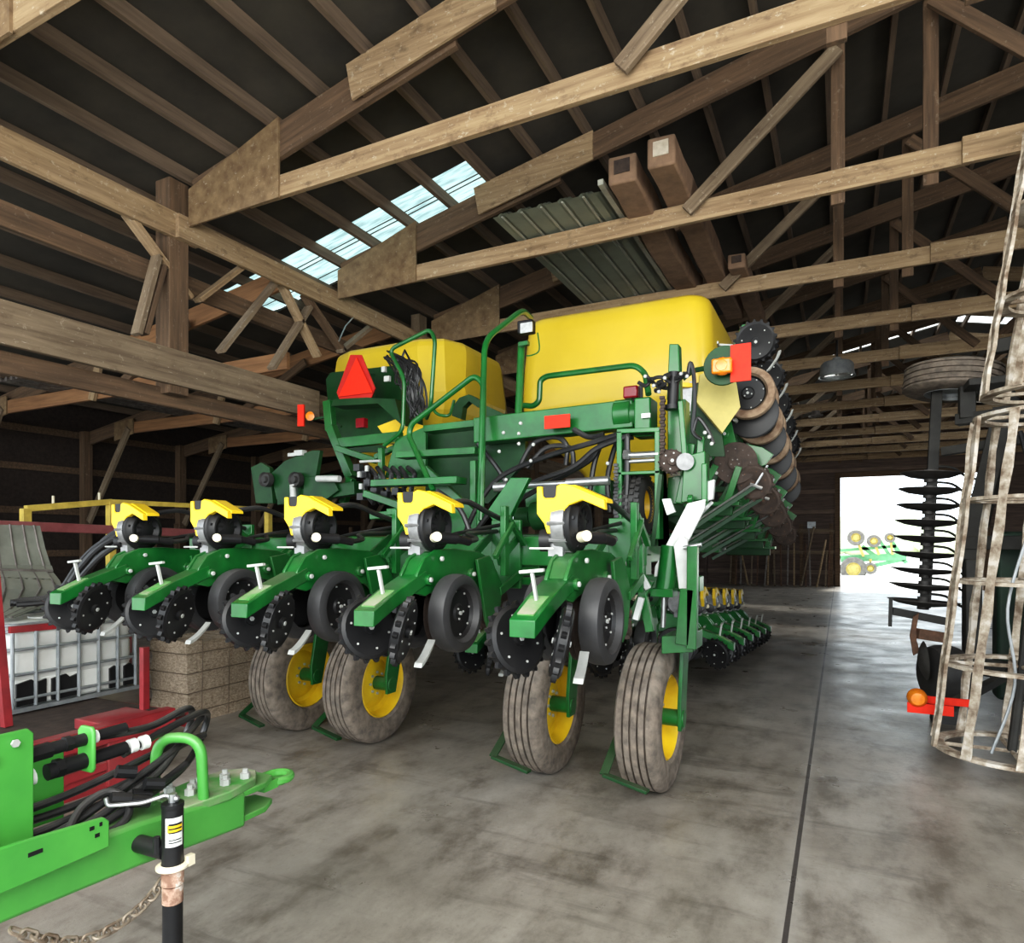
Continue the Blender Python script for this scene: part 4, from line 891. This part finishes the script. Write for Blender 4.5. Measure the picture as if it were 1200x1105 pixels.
# upright plates on the far side
q = MB(); q.prism([(XH-.10,y,z) for y, z in ((.70,.74),(.70,1.085),(1.035,1.085),(1.05,1.07),(1.05,.74))], (1,0,0), .012); q.build('upright_plate', 'green_bright', ht, bev=.003)
q = MB(); q.prism([(XH-.26,y,z) for y, z in ((.95,.74),(.95,.97),(1.20,.985),(1.22,.97),(1.22,.74))], (1,0,0), .012); q.box((XH-.18,.99,.76), (.16,.16,.012)); q.build('upright_plate', 'green_bright', ht, bev=.003)
q = MB()
for y, z in ((1.0,1.055),(.95,1.02),(.93,.87),(.94,.82),(.93,.79),(.99,.77)): q.cyl((XH-.09,y,z), (XH-.082,y,z), .011, n=6)
q.build('bolt', 'zinc', ht)
# coupler plate
q = MB(); q.prism([V((x,1.27,z)) for x, z in ((XH-.16,.92),(XH-.11,.92),(XH-.10,.935),(XH-.10,1.045),(XH-.11,1.06),(XH-.16,1.06),(XH-.175,1.045),(XH-.175,.935))], (.25,1,0), .012); q.v = [p+V((0,-.05,-.018)) for p in q.v]; q.build('coupler_plate', 'green_bright', ht, bev=.004)
q = MB()
for z, r in ((1.02,.019),(.955,.024)):
    q.cyl((XH-.145,1.16,z-.005), (XH-.14,1.265,z), r, n=14); q.cyl((XH-.14,1.28,z), (XH-.135,1.39,z+.005), r*.85, n=14)
q.cyl((XH-.145,1.11,1.013), (XH-.145,1.17,1.015), .024, n=6); q.cyl((XH-.14,1.205,1.02), (XH-.14,1.225,1.02), .023, n=6); q.cyl((XH-.142,1.18,.955), (XH-.142,1.20,.955), .028, n=6)
q.mi = 1; q.cyl((XH-.14,1.28,1.02), (XH-.138,1.30,1.02), .020, n=12)
for y in (1.40, 1.44): q.cyl((XH-.134,y,.96), (XH-.133,y+.022,.961), .023, n=14)
q.cyl((XH-.148,1.09,.948), (XH-.146,1.125,.951), .025, n=14); q.v = [p+V((0,-.05,-.018)) for p in q.v]; q.build('hydraulic_coupler', ['black','decal'], ht, label='black couplers with white bands')
# hoses
HZ = [[(-.14,.55,.99),(-.13,.80,1.02),(-.14,1.02,1.035),(-.135,1.12,1.045)], [(-.14,1.10,1.13),(-.12,1.02,1.10),(-.08,.96,1.02),(-.06,.95,.95),(-.05,1.0,.885),(-.06,1.1,.87)],
      [(-.06,.5,.87),(-.07,.9,.872),(-.08,1.2,.885),(-.11,1.5,.955),(-.15,1.62,1.0),(-.22,1.72,1.03)], [(-.10,.5,.88),(-.11,.9,.875),(-.12,1.2,.89),(-.13,1.5,.98),(-.16,1.66,1.02),(-.2,1.8,1.02)],
      [(-.03,.6,.865),(-.04,1.0,.868),(-.06,1.25,.88),(-.09,1.5,.93),(-.13,1.66,.96)], [(-.13,1.42,1.06),(-.16,1.6,1.09),(-.22,1.80,1.10),(-.30,1.90,1.05),(-.30,1.86,.96),(-.2,1.7,.92),(-.12,1.5,.90)],
      [(-.13,1.30,1.14),(-.18,1.55,1.11),(-.25,1.76,1.12),(-.34,1.86,1.06),(-.36,1.84,.98),(-.25,1.68,.95),(-.15,1.5,.92)], [(-.2,1.0,.95),(-.21,1.3,.96),(-.22,1.6,1.0),(-.3,1.8,1.0)],
      [(-.05,1.22,.88),(-.04,1.32,.87),(-.05,1.38,.89),(-.08,1.40,.93),(-.12,1.36,.96),(-.12,1.28,.94),(-.09,1.22,.90)], [(-.2,1.0,.93),(-.2,1.25,.92),(-.18,1.5,.95),(-.2,1.65,.99)],
      [(-.16,.6,.9),(-.16,1.0,.89),(-.15,1.3,.91),(-.14,1.52,.96),(-.18,1.7,1.04),(-.26,1.84,1.07)]]
for k, pts in enumerate(HZ):
    q = MB(); q.tube([V((XH+a,b*.935,c_-.135+.02*max(0,1.2-b))) for a, b, c_ in pts], .0125 if k > 1 else .014, 10, smooth=8); q.build('hydraulic_hose', 'hose', ht)
q = MB(); 
for a, b, c_ in ((-.07,1.25,.92),(-.05,1.30,.90),(-.09,1.33,.90),(-.07,1.36,.93),(-.12,1.30,.98)): q.cyl((XH+a,b,c_-.10), (XH+a+.02,b+.05,c_-.115), .020, n=10)
q.build('hose_plug', 'black', ht)
q = MB(); q.tube(fillet([V((XH-.17,1.46,.73)),V((XH-.17,1.475,.935)),V((XH-.03,1.535,.935)),V((XH-.02,1.54,.71))], .07, 7), .018, 12); q.build('hose_loop', 'green_bright', ht)
# jack
xj, yj = XH+.14, 1.305
q = MB(); q.cyl((xj,yj,.645), (xj,yj,.815), .030, n=24); q.lathe([(.0305,0),(.0315,.004),(.0315,.014),(0,.018)], (xj,yj,.812), (0,0,1), 24); jk = q.build('jack', 'black', ht)
q = MB(); q.cyl((xj,yj,.02), (xj,yj,.53), .028, n=24); q.lathe([(0,0),(.09,0),(.09,.012),(.03,.022),(0,.022)], (xj,yj,.001), (0,0,1), 24); q.build('jack_tube', 'black', jk)
q = MB(); q.cyl((xj,yj,.532), (xj,yj,.582), .029, n=24); q.cyl((xj,yj,.586), (xj,yj,.640), .031, n=24); q.build('jack_collar', 'primer', jk, label='rusty peeling primer collar')
q = MB(); q.lathe([(.032,0),(.046,.004),(.046,.010),(.032,.016)], (xj,yj,.632), (0,0,1), 20); q.box((xj+.03,yj+.035,.648), (.018,.022,.03)); q.build('jack_flange', 'cap_cream', jk)
q = MB(); N = 8; a0 = -2.0
def arc(z0, z1, a0, a1, rr, n=8):
    vs = []
    for i in range(n+1): a = a0+(a1-a0)*i/n; vs += [V((xj+rr*math.cos(a),yj+rr*math.sin(a),z0)), V((xj+rr*math.cos(a),yj+rr*math.sin(a),z1))]
    return vs, [(2*i,2*i+2,2*i+3,2*i+1) for i in range(n)]
q.mi = 0; q.add(*arc(.705,.790,-1.3,.35,.0306)); q.mi = 1; q.add(*arc(.748,.770,-1.1,.3,.0310)); q.mi = 2; q.add(*arc(.756,.7605,-1.0,.25,.0313)); q.add(*arc(.768,.774,-1.0,.25,.0313)); q.add(*arc(.745,.749,-1.0,.25,.0313)); q.add(*arc(.716,.719,-1.0,.2,.0313)); q.add(*arc(.724,.727,-1.0,.2,.0313)); q.build('jack_sticker', ['decal','yellow','black'], jk, label='white, yellow and black warning sticker')
q = MB(); q.tube(fillet([V((xj,yj,.83)),V((xj-.01,yj-.01,.852)),V((xj-.05,yj-.06,.838)),V((xj-.12,yj-.12,.838)),V((xj-.123,yj-.123,.862))], .015, 4), .0065, 8); q.cyl((xj,yj,.825), (xj,yj,.853), .012, n=10); q.sph((xj+.01,yj+.005,.838), .010, 6); q.build('crank_handle', 'steel', jk)
q = MB(); q.cyl((XH-.0,yj-.01,.68), (xj-.02,yj-.005,.68), .026, n=20); q.cyl((xj-.03,yj-.03,.68), (xj-.03,yj-.03,.73), .010, n=8); q.build('jack_mount', 'black', jk)
# safety chain
pts = catmull([PX(8,1088,XH+.03), PX(40,1098,XH+.05), PX(80,1104,XH+.06), PX(115,1096,XH+.07), PX(150,1076,XH+.07), PX(178,1050,XH+.06), PX(192,1028,XH+.05)], 40)
acc, q, flip, last = 0, MB(), 0, pts[0]
for p in pts[1:]:
    acc += (p-last).length; last_p = last; last = p
    if acc >= .027:
        acc = 0; d = (p-last_p).normalized(); u = d.cross(V((1,0,0) if flip else (.3,.2,1))).normalized(); flip ^= 1
        lk = []
        for i in range(14): an = 2*PI*i/14; lk.append(p + d*(.011 if math.cos(an) > 0 else -.011)+d*.010*math.cos(an)+u*.0125*math.sin(an))
        q.tube(lk, .0046, 6, closed=True)
q.build('safety_chain', 'chain', ht)

# ================================================================== RIGHT SIDE: folded tillage tool
tl = thing('tillage_tool', 'folded tillage tool with upright rolling baskets, a disc gang and a wheel', 'tillage tool', (1.3,6.0,0))
LV = V((CS,SN,0))
def ring_pts(c, R, n=36): return [c+V((R*math.cos(2*PI*i/n), R*math.sin(2*PI*i/n), 0)) for i in range(n)]
def basket(b0, b1, R, nring, twist, name, flat=False):
    ax = b1-b0; o = None
    for k in range(nring):
        c = b0+ax*k/(nring-1); q = MB(); vs, fs = [], []; n = 40
        for i in range(n):
            a = 2*PI*i/n; e = V((math.cos(a), math.sin(a), 0))
            for rr, zz in ((R-.075,-.012),(R,-.012),(R,.012),(R-.075,.012)): vs.append(c+e*rr+V((0,0,zz)))
        for i in range(n):
            j = (i+1) % n
            for m_ in range(4): fs.append((4*i+m_,4*j+m_,4*j+(m_+1) % 4,4*i+(m_+1) % 4))
        q.add(vs, fs); q.tube([c+V((-R+.05,0,0)), c+V((R-.05,0,0))], .014, 6); q.tube([c+V((0,-R+.05,0)), c+V((0,R-.05,0))], .014, 6)
        if o is None: o = q.build(name, 'dirty_bar', tl)
        else: q.build('basket_ring', 'dirty_bar', o)
    N = 10
    for i in range(N):
        q = MB(); a0 = 2*PI*(i+.35)/N; pts = []
        for k in range(13):
            f = k/12; a = a0+twist*f; c = b0+ax*f; pts.append((c, a))
        rings = []
        for c, a in pts:
            e, t_ = V((math.cos(a), math.sin(a), 0)), V((-math.sin(a), math.cos(a), 0)); rr = R+.005+.006*math.sin(c.z*21+i)
            wd = .025+.005*math.sin(c.z*13+2*i)
            rings.append([c+e*(rr-.012)-t_*wd, c+e*(rr+.012)-t_*wd, c+e*(rr+.012)+t_*wd, c+e*(rr-.012)+t_*wd])
        q.loft(rings); q.build('basket_bar', 'dirty_bar', o)
    return o
C0 = V((1.06,5.62,.16)); C1 = C0+LV*.30+V((0,0,2.33))
basket(C0, C1, .47, 5, .06, 'rolling_basket')
C2 = C1+LV*.02+V((0,0,.16)); C3 = C2+LV*.34+V((0,0,2.0))
basket(C2, C3, .44, 4, .05, 'rolling_basket')
# thin shafts seen inside the basket
q = MB(); q.tube([C0, C1], .03, 10); q.tube([C2, C3], .03, 10); q.build('basket_shaft', 'dark_frame', tl)
q = MB(); q.tube([C0+V((-.15,-.2,.02)),C0+V((-.02,-.2,.5)),C0+V((-.06,-.2,1.0)),C0+V((.06,-.15,1.5))], .010, 8, smooth=6); q.tube([C0+V((.1,-.25,.02)),C0+V((.16,-.2,.6)),C0+V((.26,-.2,1.1))], .012, 8, smooth=6); q.build('support_wire', 'galv', tl)
# upright frame behind
q = MB(); 
for a, b, w, h in (((1.45,6.7,.2),(1.75,6.85,5.2),.16,.20), ((1.05,7.1,.35),(1.05,7.1,1.45),.12,.24), ((1.02,7.1,1.45),(1.25,7.0,2.6),.12,.16), ((1.0,7.1,1.6),(2.2,6.5,1.6),.12,.12), ((1.1,7.1,.5),(2.2,6.4,.5),.14,.14), ((1.2,7.0,2.7),(2.3,6.5,2.7),.14,.14), ((1.9,6.9,.2),(2.1,6.9,5.0),.2,.2), ((1.2,7.0,3.3),(2.3,6.6,3.3),.10,.12), ((1.3,7.2,3.0),(1.9,6.9,1.7),.08,.08), ((1.35,6.6,1.0),(1.9,6.6,1.7),.07,.07)):
    q.bar(a, b, w, h)
q.build('upright_frame', 'dark_frame', tl, bev=.008)
q = MB(); q.box((2.0,7.3,.95), (1.5,.25,1.5)); q.box((1.62,6.65,.95), (.55,.10,.9)); q.box((1.75,6.5,.55), (.4,.3,.4)); q.box((1.7,6.6,2.3), (.3,.2,.5)); q.build('hitch_casting', 'dark_green_frame', tl, bev=.03)
q = MB()
for k in range(8):
    r_ = random.Random(k+9); y = 6.5+.2*r_.random(); q.tube([V((1.3+.1*k,y,2.5)), V((1.35+.1*k+.1*r_.random(),y-.1,1.9)), V((1.4+.06*k,y,1.4)), V((1.5+.08*k,y+.1,.8))], .018, 7, smooth=5)
q.build('hose_bundle', 'hose', tl)
q = MB(); q.box((1.16,6.95,2.98), (.35,.3,.06)); q.bar((.95,7.2,2.72), (1.9,6.8,2.72), .12, .10); q.box((1.02,7.15,2.9), (.12,.12,.36)); q.bar((.85,7.3,2.45), (1.5,7.0,2.5), .08, .08); q.build('wheel_mount', 'dark_frame', tl, bev=.006)
# transport wheel lying flat above
c = P(1116,446,7.4); q = MB(); h = .13; R = .40
prof = [(.20,h*.8),(.22,h),(.33,h*1.02),(.385,h*.85)]
for g0 in (.6,.2,-.2,-.6): prof += [(R,h*(g0+.17)),(R,h*(g0+.05)),(R-.02,h*(g0+.04)),(R-.02,h*(g0-.04)),(R,h*(g0-.05)),(R,h*(g0-.17))]
prof += [(.385,-h*.85),(.33,-h*1.02),(.22,-h),(.20,-h*.8)]
q.lathe(prof, c, (.10,.05,1), 44); tw = q.build('transport_wheel', 'tire_dusty', tl, ang=28)
q = MB(); q.lathe([(.205,h*.8),(.19,-h*.2),(.06,-h*.3),(0,-h*.3),(0,-h*.6),(.19,-h*.6),(.215,-h*1.05),(.225,-h*.95)], c, (.10,.05,1), 32); q.build('rim', 'galv', tw)
# disc gang on an upright shaft
b0, b1 = P(1084,712,7.4), P(1098,455,7.4)
q = MB(); q.bar(b0, b1, .085, .085); q.build('gang_beam', 'dark_frame', tl)
for k in range(9):
    f = (k+.3)/13.8; c = b0.lerp(b1, f)+V((-.02,-.03,0)); q = MB(); R = .30-.006*k
    q.lathe([(0,-.035),(R*.3,-.03),(R*.7,-.012),(R,.02),(R,.026),(R*.7,-.004),(R*.3,-.02),(0,-.024)], c, (b1-b0)+V((.02,.05,0)), 36)
    q.lathe([(0,-.06),(.05,-.06),(.05,.06),(0,.06)], c, b1-b0, 14); q.build('disc_blade', 'disc_steel', tl)
    q = MB(); q.tube([c+V((.02,.0,.09)), c+V((.18,.02,.07)), c+V((.30,.05,-.02)), c+V((.42,.08,-.05))], .012, 7, smooth=4); q.build('spring_arm', 'dark_frame', tl)
# lower arms
q = MB(); q.bar(P(1046,716,6.9), P(1108,728,7.0), .04, .07); q.bar(P(1044,700,6.9), P(1043,734,6.9), .03, .03); q.build('row_arm', 'dark_frame', tl)
q = MB(); q.prism(PL([(1070,722),(1077,718),(1074,735),(1074,750),(1078,764),(1070,768),(1066,745)], 6.9), (0,1,0), .04); q.bar(P(1074,742,6.9), P(1112,748,7.0), .09, .09); q.build('stabiliser_shank', 'rust', tl, bev=.005)
q = MB(); q.lathe([(0,-.03),(.05,-.03),(.12,-.01),(.17,.02),(.12,.03),(0,.04)], P(1081,774,6.8), (CS,SN*.2,.05), 28); q.build('coulter_disc', 'disc_steel', tl)
q = MB(); q.lathe([(0,-.14),(.18,-.14),(.24,-.11),(.26,-.05),(.26,.05),(.24,.11),(.18,.14),(0,.14)], P(1106,790,7.0), (.9,.4,0), 32); q.box(P(1108,840,7.0), (.22,.2,.45)); q.build('gauge_tire', 'rubber', tl)
q = MB(); q.box(P(1090,831,5.9), (.30,.02,.075)); q.build('reflector', 'red_reflector', tl, label='orange-red reflective strip low on the folded tool')
q = MB(); q.box(P(1112,822,6.0), (.30,.02,.055)); q.build('reflector', 'red_reflector', tl, label='orange-red reflective strip behind the lower one')
q = MB(); q.lathe([(0,-.05),(.045,-.045),(.068,-.01),(.07,.03),(0,.05)], P(1075,818,5.9), (0,1,0), 20); q.build('turn_lamp', 'amber', tl)
q = MB(); q.bar(P(1075,818,6.0), P(1120,830,6.1), .05, .05); q.bar(P(1115,826,6.1), (1.3,6.9,.5), .06, .06); q.build('lamp_arm', 'dark_frame', tl)

# ================================================================== FAR WALL: rack and leaning stock
rk = thing('wall_rack', 'dark timber rail rack across the far wall left of the doorway', 'rack', (-2.2,26.6,0))
for z in (1.25, 2.05):
    q = MB(); q.box((-2.0,26.60,z), (3.6,.08,.11)); q.build('rail', 'wood_grey', rk)
for x in (-3.7,-2.5,-1.3,-.3):
    q = MB(); q.box((x,26.68,1.15), (.12,.08,2.3)); q.build('post', 'wood_dark', rk)
rr = random.Random(11)
kinds = [('wood_grey','pale wooden pole'), ('rust','rusty iron bar'), ('metal_dull','dull steel rod'), ('wood','tan timber lath')]
for i in range(18):
    x = -3.75+.2*i+rr.uniform(-.07,.07); lean = rr.uniform(-.07,.07); H = rr.uniform(1.3,2.35); m, nm = kinds[i % 4]
    lean *= 6 if i % 3 == 0 else 1; yo = .07*(i % 3); q = MB(); q.bar((x,26.15+yo,.0), (x+lean,26.35+yo,H), .05, .05)
    tag(q.build('leaning_pole', m, None), 'thin weathered pole leaning on the rack at the far wall', 'pole', 'poles leaning on the far wall')
q = MB(); q.box((-.95,26.53,2.25), (.28,.05,.24)); tag(q.build('meter_box', 'galv', None), 'small pale box fixed on the far wall above the rack', 'box')
# big dark crate silhouette at the left end of that wall and shelving in the lean-to
def shelf(x, y, label):
    t = thing('storage_shelf', label, 'shelf', (x,y,0))
    for dx, dy in ((-.9,-.25),(.9,-.25),(-.9,.25),(.9,.25)):
        q = MB(); q.box((x+dx,y+dy,1.0), (.07,.07,2.0)); q.build('upright', 'wood_dark', t)
    for z in (.3, 1.0, 1.75):
        q = MB(); q.box((x,y,z), (1.95,.62,.05)); q.build('board', 'wood_dark', t)
shelf(-11.6, 9.0, 'dark wooden shelf against the lean-to wall, nearer the girder')
shelf(-10.4, 13.6, 'dark wooden shelf deeper in the lean-to')

# ================================================================== OUTSIDE
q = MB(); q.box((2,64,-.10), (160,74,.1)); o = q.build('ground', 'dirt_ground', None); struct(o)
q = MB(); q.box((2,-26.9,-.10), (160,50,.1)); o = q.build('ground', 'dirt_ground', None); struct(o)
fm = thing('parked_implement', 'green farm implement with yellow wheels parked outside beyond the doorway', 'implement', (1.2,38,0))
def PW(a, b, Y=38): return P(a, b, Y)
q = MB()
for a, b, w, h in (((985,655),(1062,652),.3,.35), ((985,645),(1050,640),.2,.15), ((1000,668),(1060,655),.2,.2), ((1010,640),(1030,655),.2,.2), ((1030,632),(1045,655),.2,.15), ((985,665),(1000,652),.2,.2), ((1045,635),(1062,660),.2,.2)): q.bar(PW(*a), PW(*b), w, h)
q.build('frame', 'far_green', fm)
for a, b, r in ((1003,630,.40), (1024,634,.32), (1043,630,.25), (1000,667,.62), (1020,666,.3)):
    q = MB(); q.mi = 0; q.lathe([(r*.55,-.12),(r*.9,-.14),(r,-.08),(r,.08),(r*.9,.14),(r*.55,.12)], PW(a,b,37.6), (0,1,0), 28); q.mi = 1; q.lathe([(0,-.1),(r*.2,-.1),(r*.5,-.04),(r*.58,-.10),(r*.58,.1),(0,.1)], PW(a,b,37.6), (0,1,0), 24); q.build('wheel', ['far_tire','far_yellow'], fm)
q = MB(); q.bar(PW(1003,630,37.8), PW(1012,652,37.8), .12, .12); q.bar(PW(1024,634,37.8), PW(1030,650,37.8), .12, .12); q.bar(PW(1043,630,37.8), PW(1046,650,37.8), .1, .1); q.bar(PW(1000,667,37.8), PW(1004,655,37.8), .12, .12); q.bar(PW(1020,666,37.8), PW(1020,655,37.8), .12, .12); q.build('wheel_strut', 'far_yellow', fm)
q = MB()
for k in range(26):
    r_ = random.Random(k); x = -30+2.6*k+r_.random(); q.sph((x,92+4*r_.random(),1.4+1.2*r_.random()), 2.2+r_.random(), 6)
o = q.build('hedge', 'grass', None); o['kind'] = 'stuff'; o['label'] = 'hedge line coloured pale for daylight glare far beyond the doorway'; o['category'] = 'hedge'

# ================================================================== LIGHT AND CAMERA
w = bpy.data.worlds.new('overcast'); bpy.context.scene.world = w; w.use_nodes = True
bg = w.node_tree.nodes['Background']; bg.inputs[0].default_value = (.84,.93,1.0,1); bg.inputs[1].default_value = 3.6
sd = bpy.data.lights.new('sun', 'SUN'); sd.energy = 4.0; sd.angle = math.radians(8); sd.color = (1,.95,.86)
so = bpy.data.objects.new('sun', sd); so.rotation_euler = (math.radians(-38),0,math.radians(-12)); col.objects.link(so)
# unseen warm fill lights, added to brighten the interior
def area(loc, tgt, size, e, c=(1,.95,.87), sy=None):
    a = bpy.data.lights.new('fill_light', 'AREA'); a.shape = 'RECTANGLE'; a.size = size; a.size_y = sy or size; a.energy = e; a.color = c
    o = bpy.data.objects.new('fill_light', a); o.location = loc; o.rotation_euler = (V(tgt)-V(loc)).to_track_quat('-Z','Y').to_euler(); col.objects.link(o)
area((-.5,-1.2,3.4), (-2.5,5,1.6), 5.0, 260, sy=2.2)
area((3.2,3.6,4.4), (0,8,4.4), 1.0, 60)

cd = bpy.data.cameras.new('camera'); cam = bpy.data.objects.new('camera', cd); col.objects.link(cam)
cam.location = (0,0,EYE); cam.rotation_euler = (PI/2,0,YAW)
cd.sensor_fit = 'HORIZONTAL'; cd.sensor_width = 36; cd.lens = FPX/1200*36; cd.shift_y = (HOR-552.5)/1200; cd.clip_end = 300; cd.clip_start = .05
sc = bpy.context.scene; sc.camera = cam
sc.view_settings.view_transform = 'Standard'; sc.view_settings.look = 'None'; sc.view_settings.exposure = .08
sc.view_settings.use_curve_mapping = True
cm = sc.view_settings.curve_mapping; cv = cm.curves[3]
for p_, v_ in ((.04,.031),(.16,.15),(.5,.53)): cv.points.new(p_, v_)
cm.update()
sc.cycles.use_denoising = True; sc.cycles.max_bounces = 8; sc.cycles.diffuse_bounces = 5
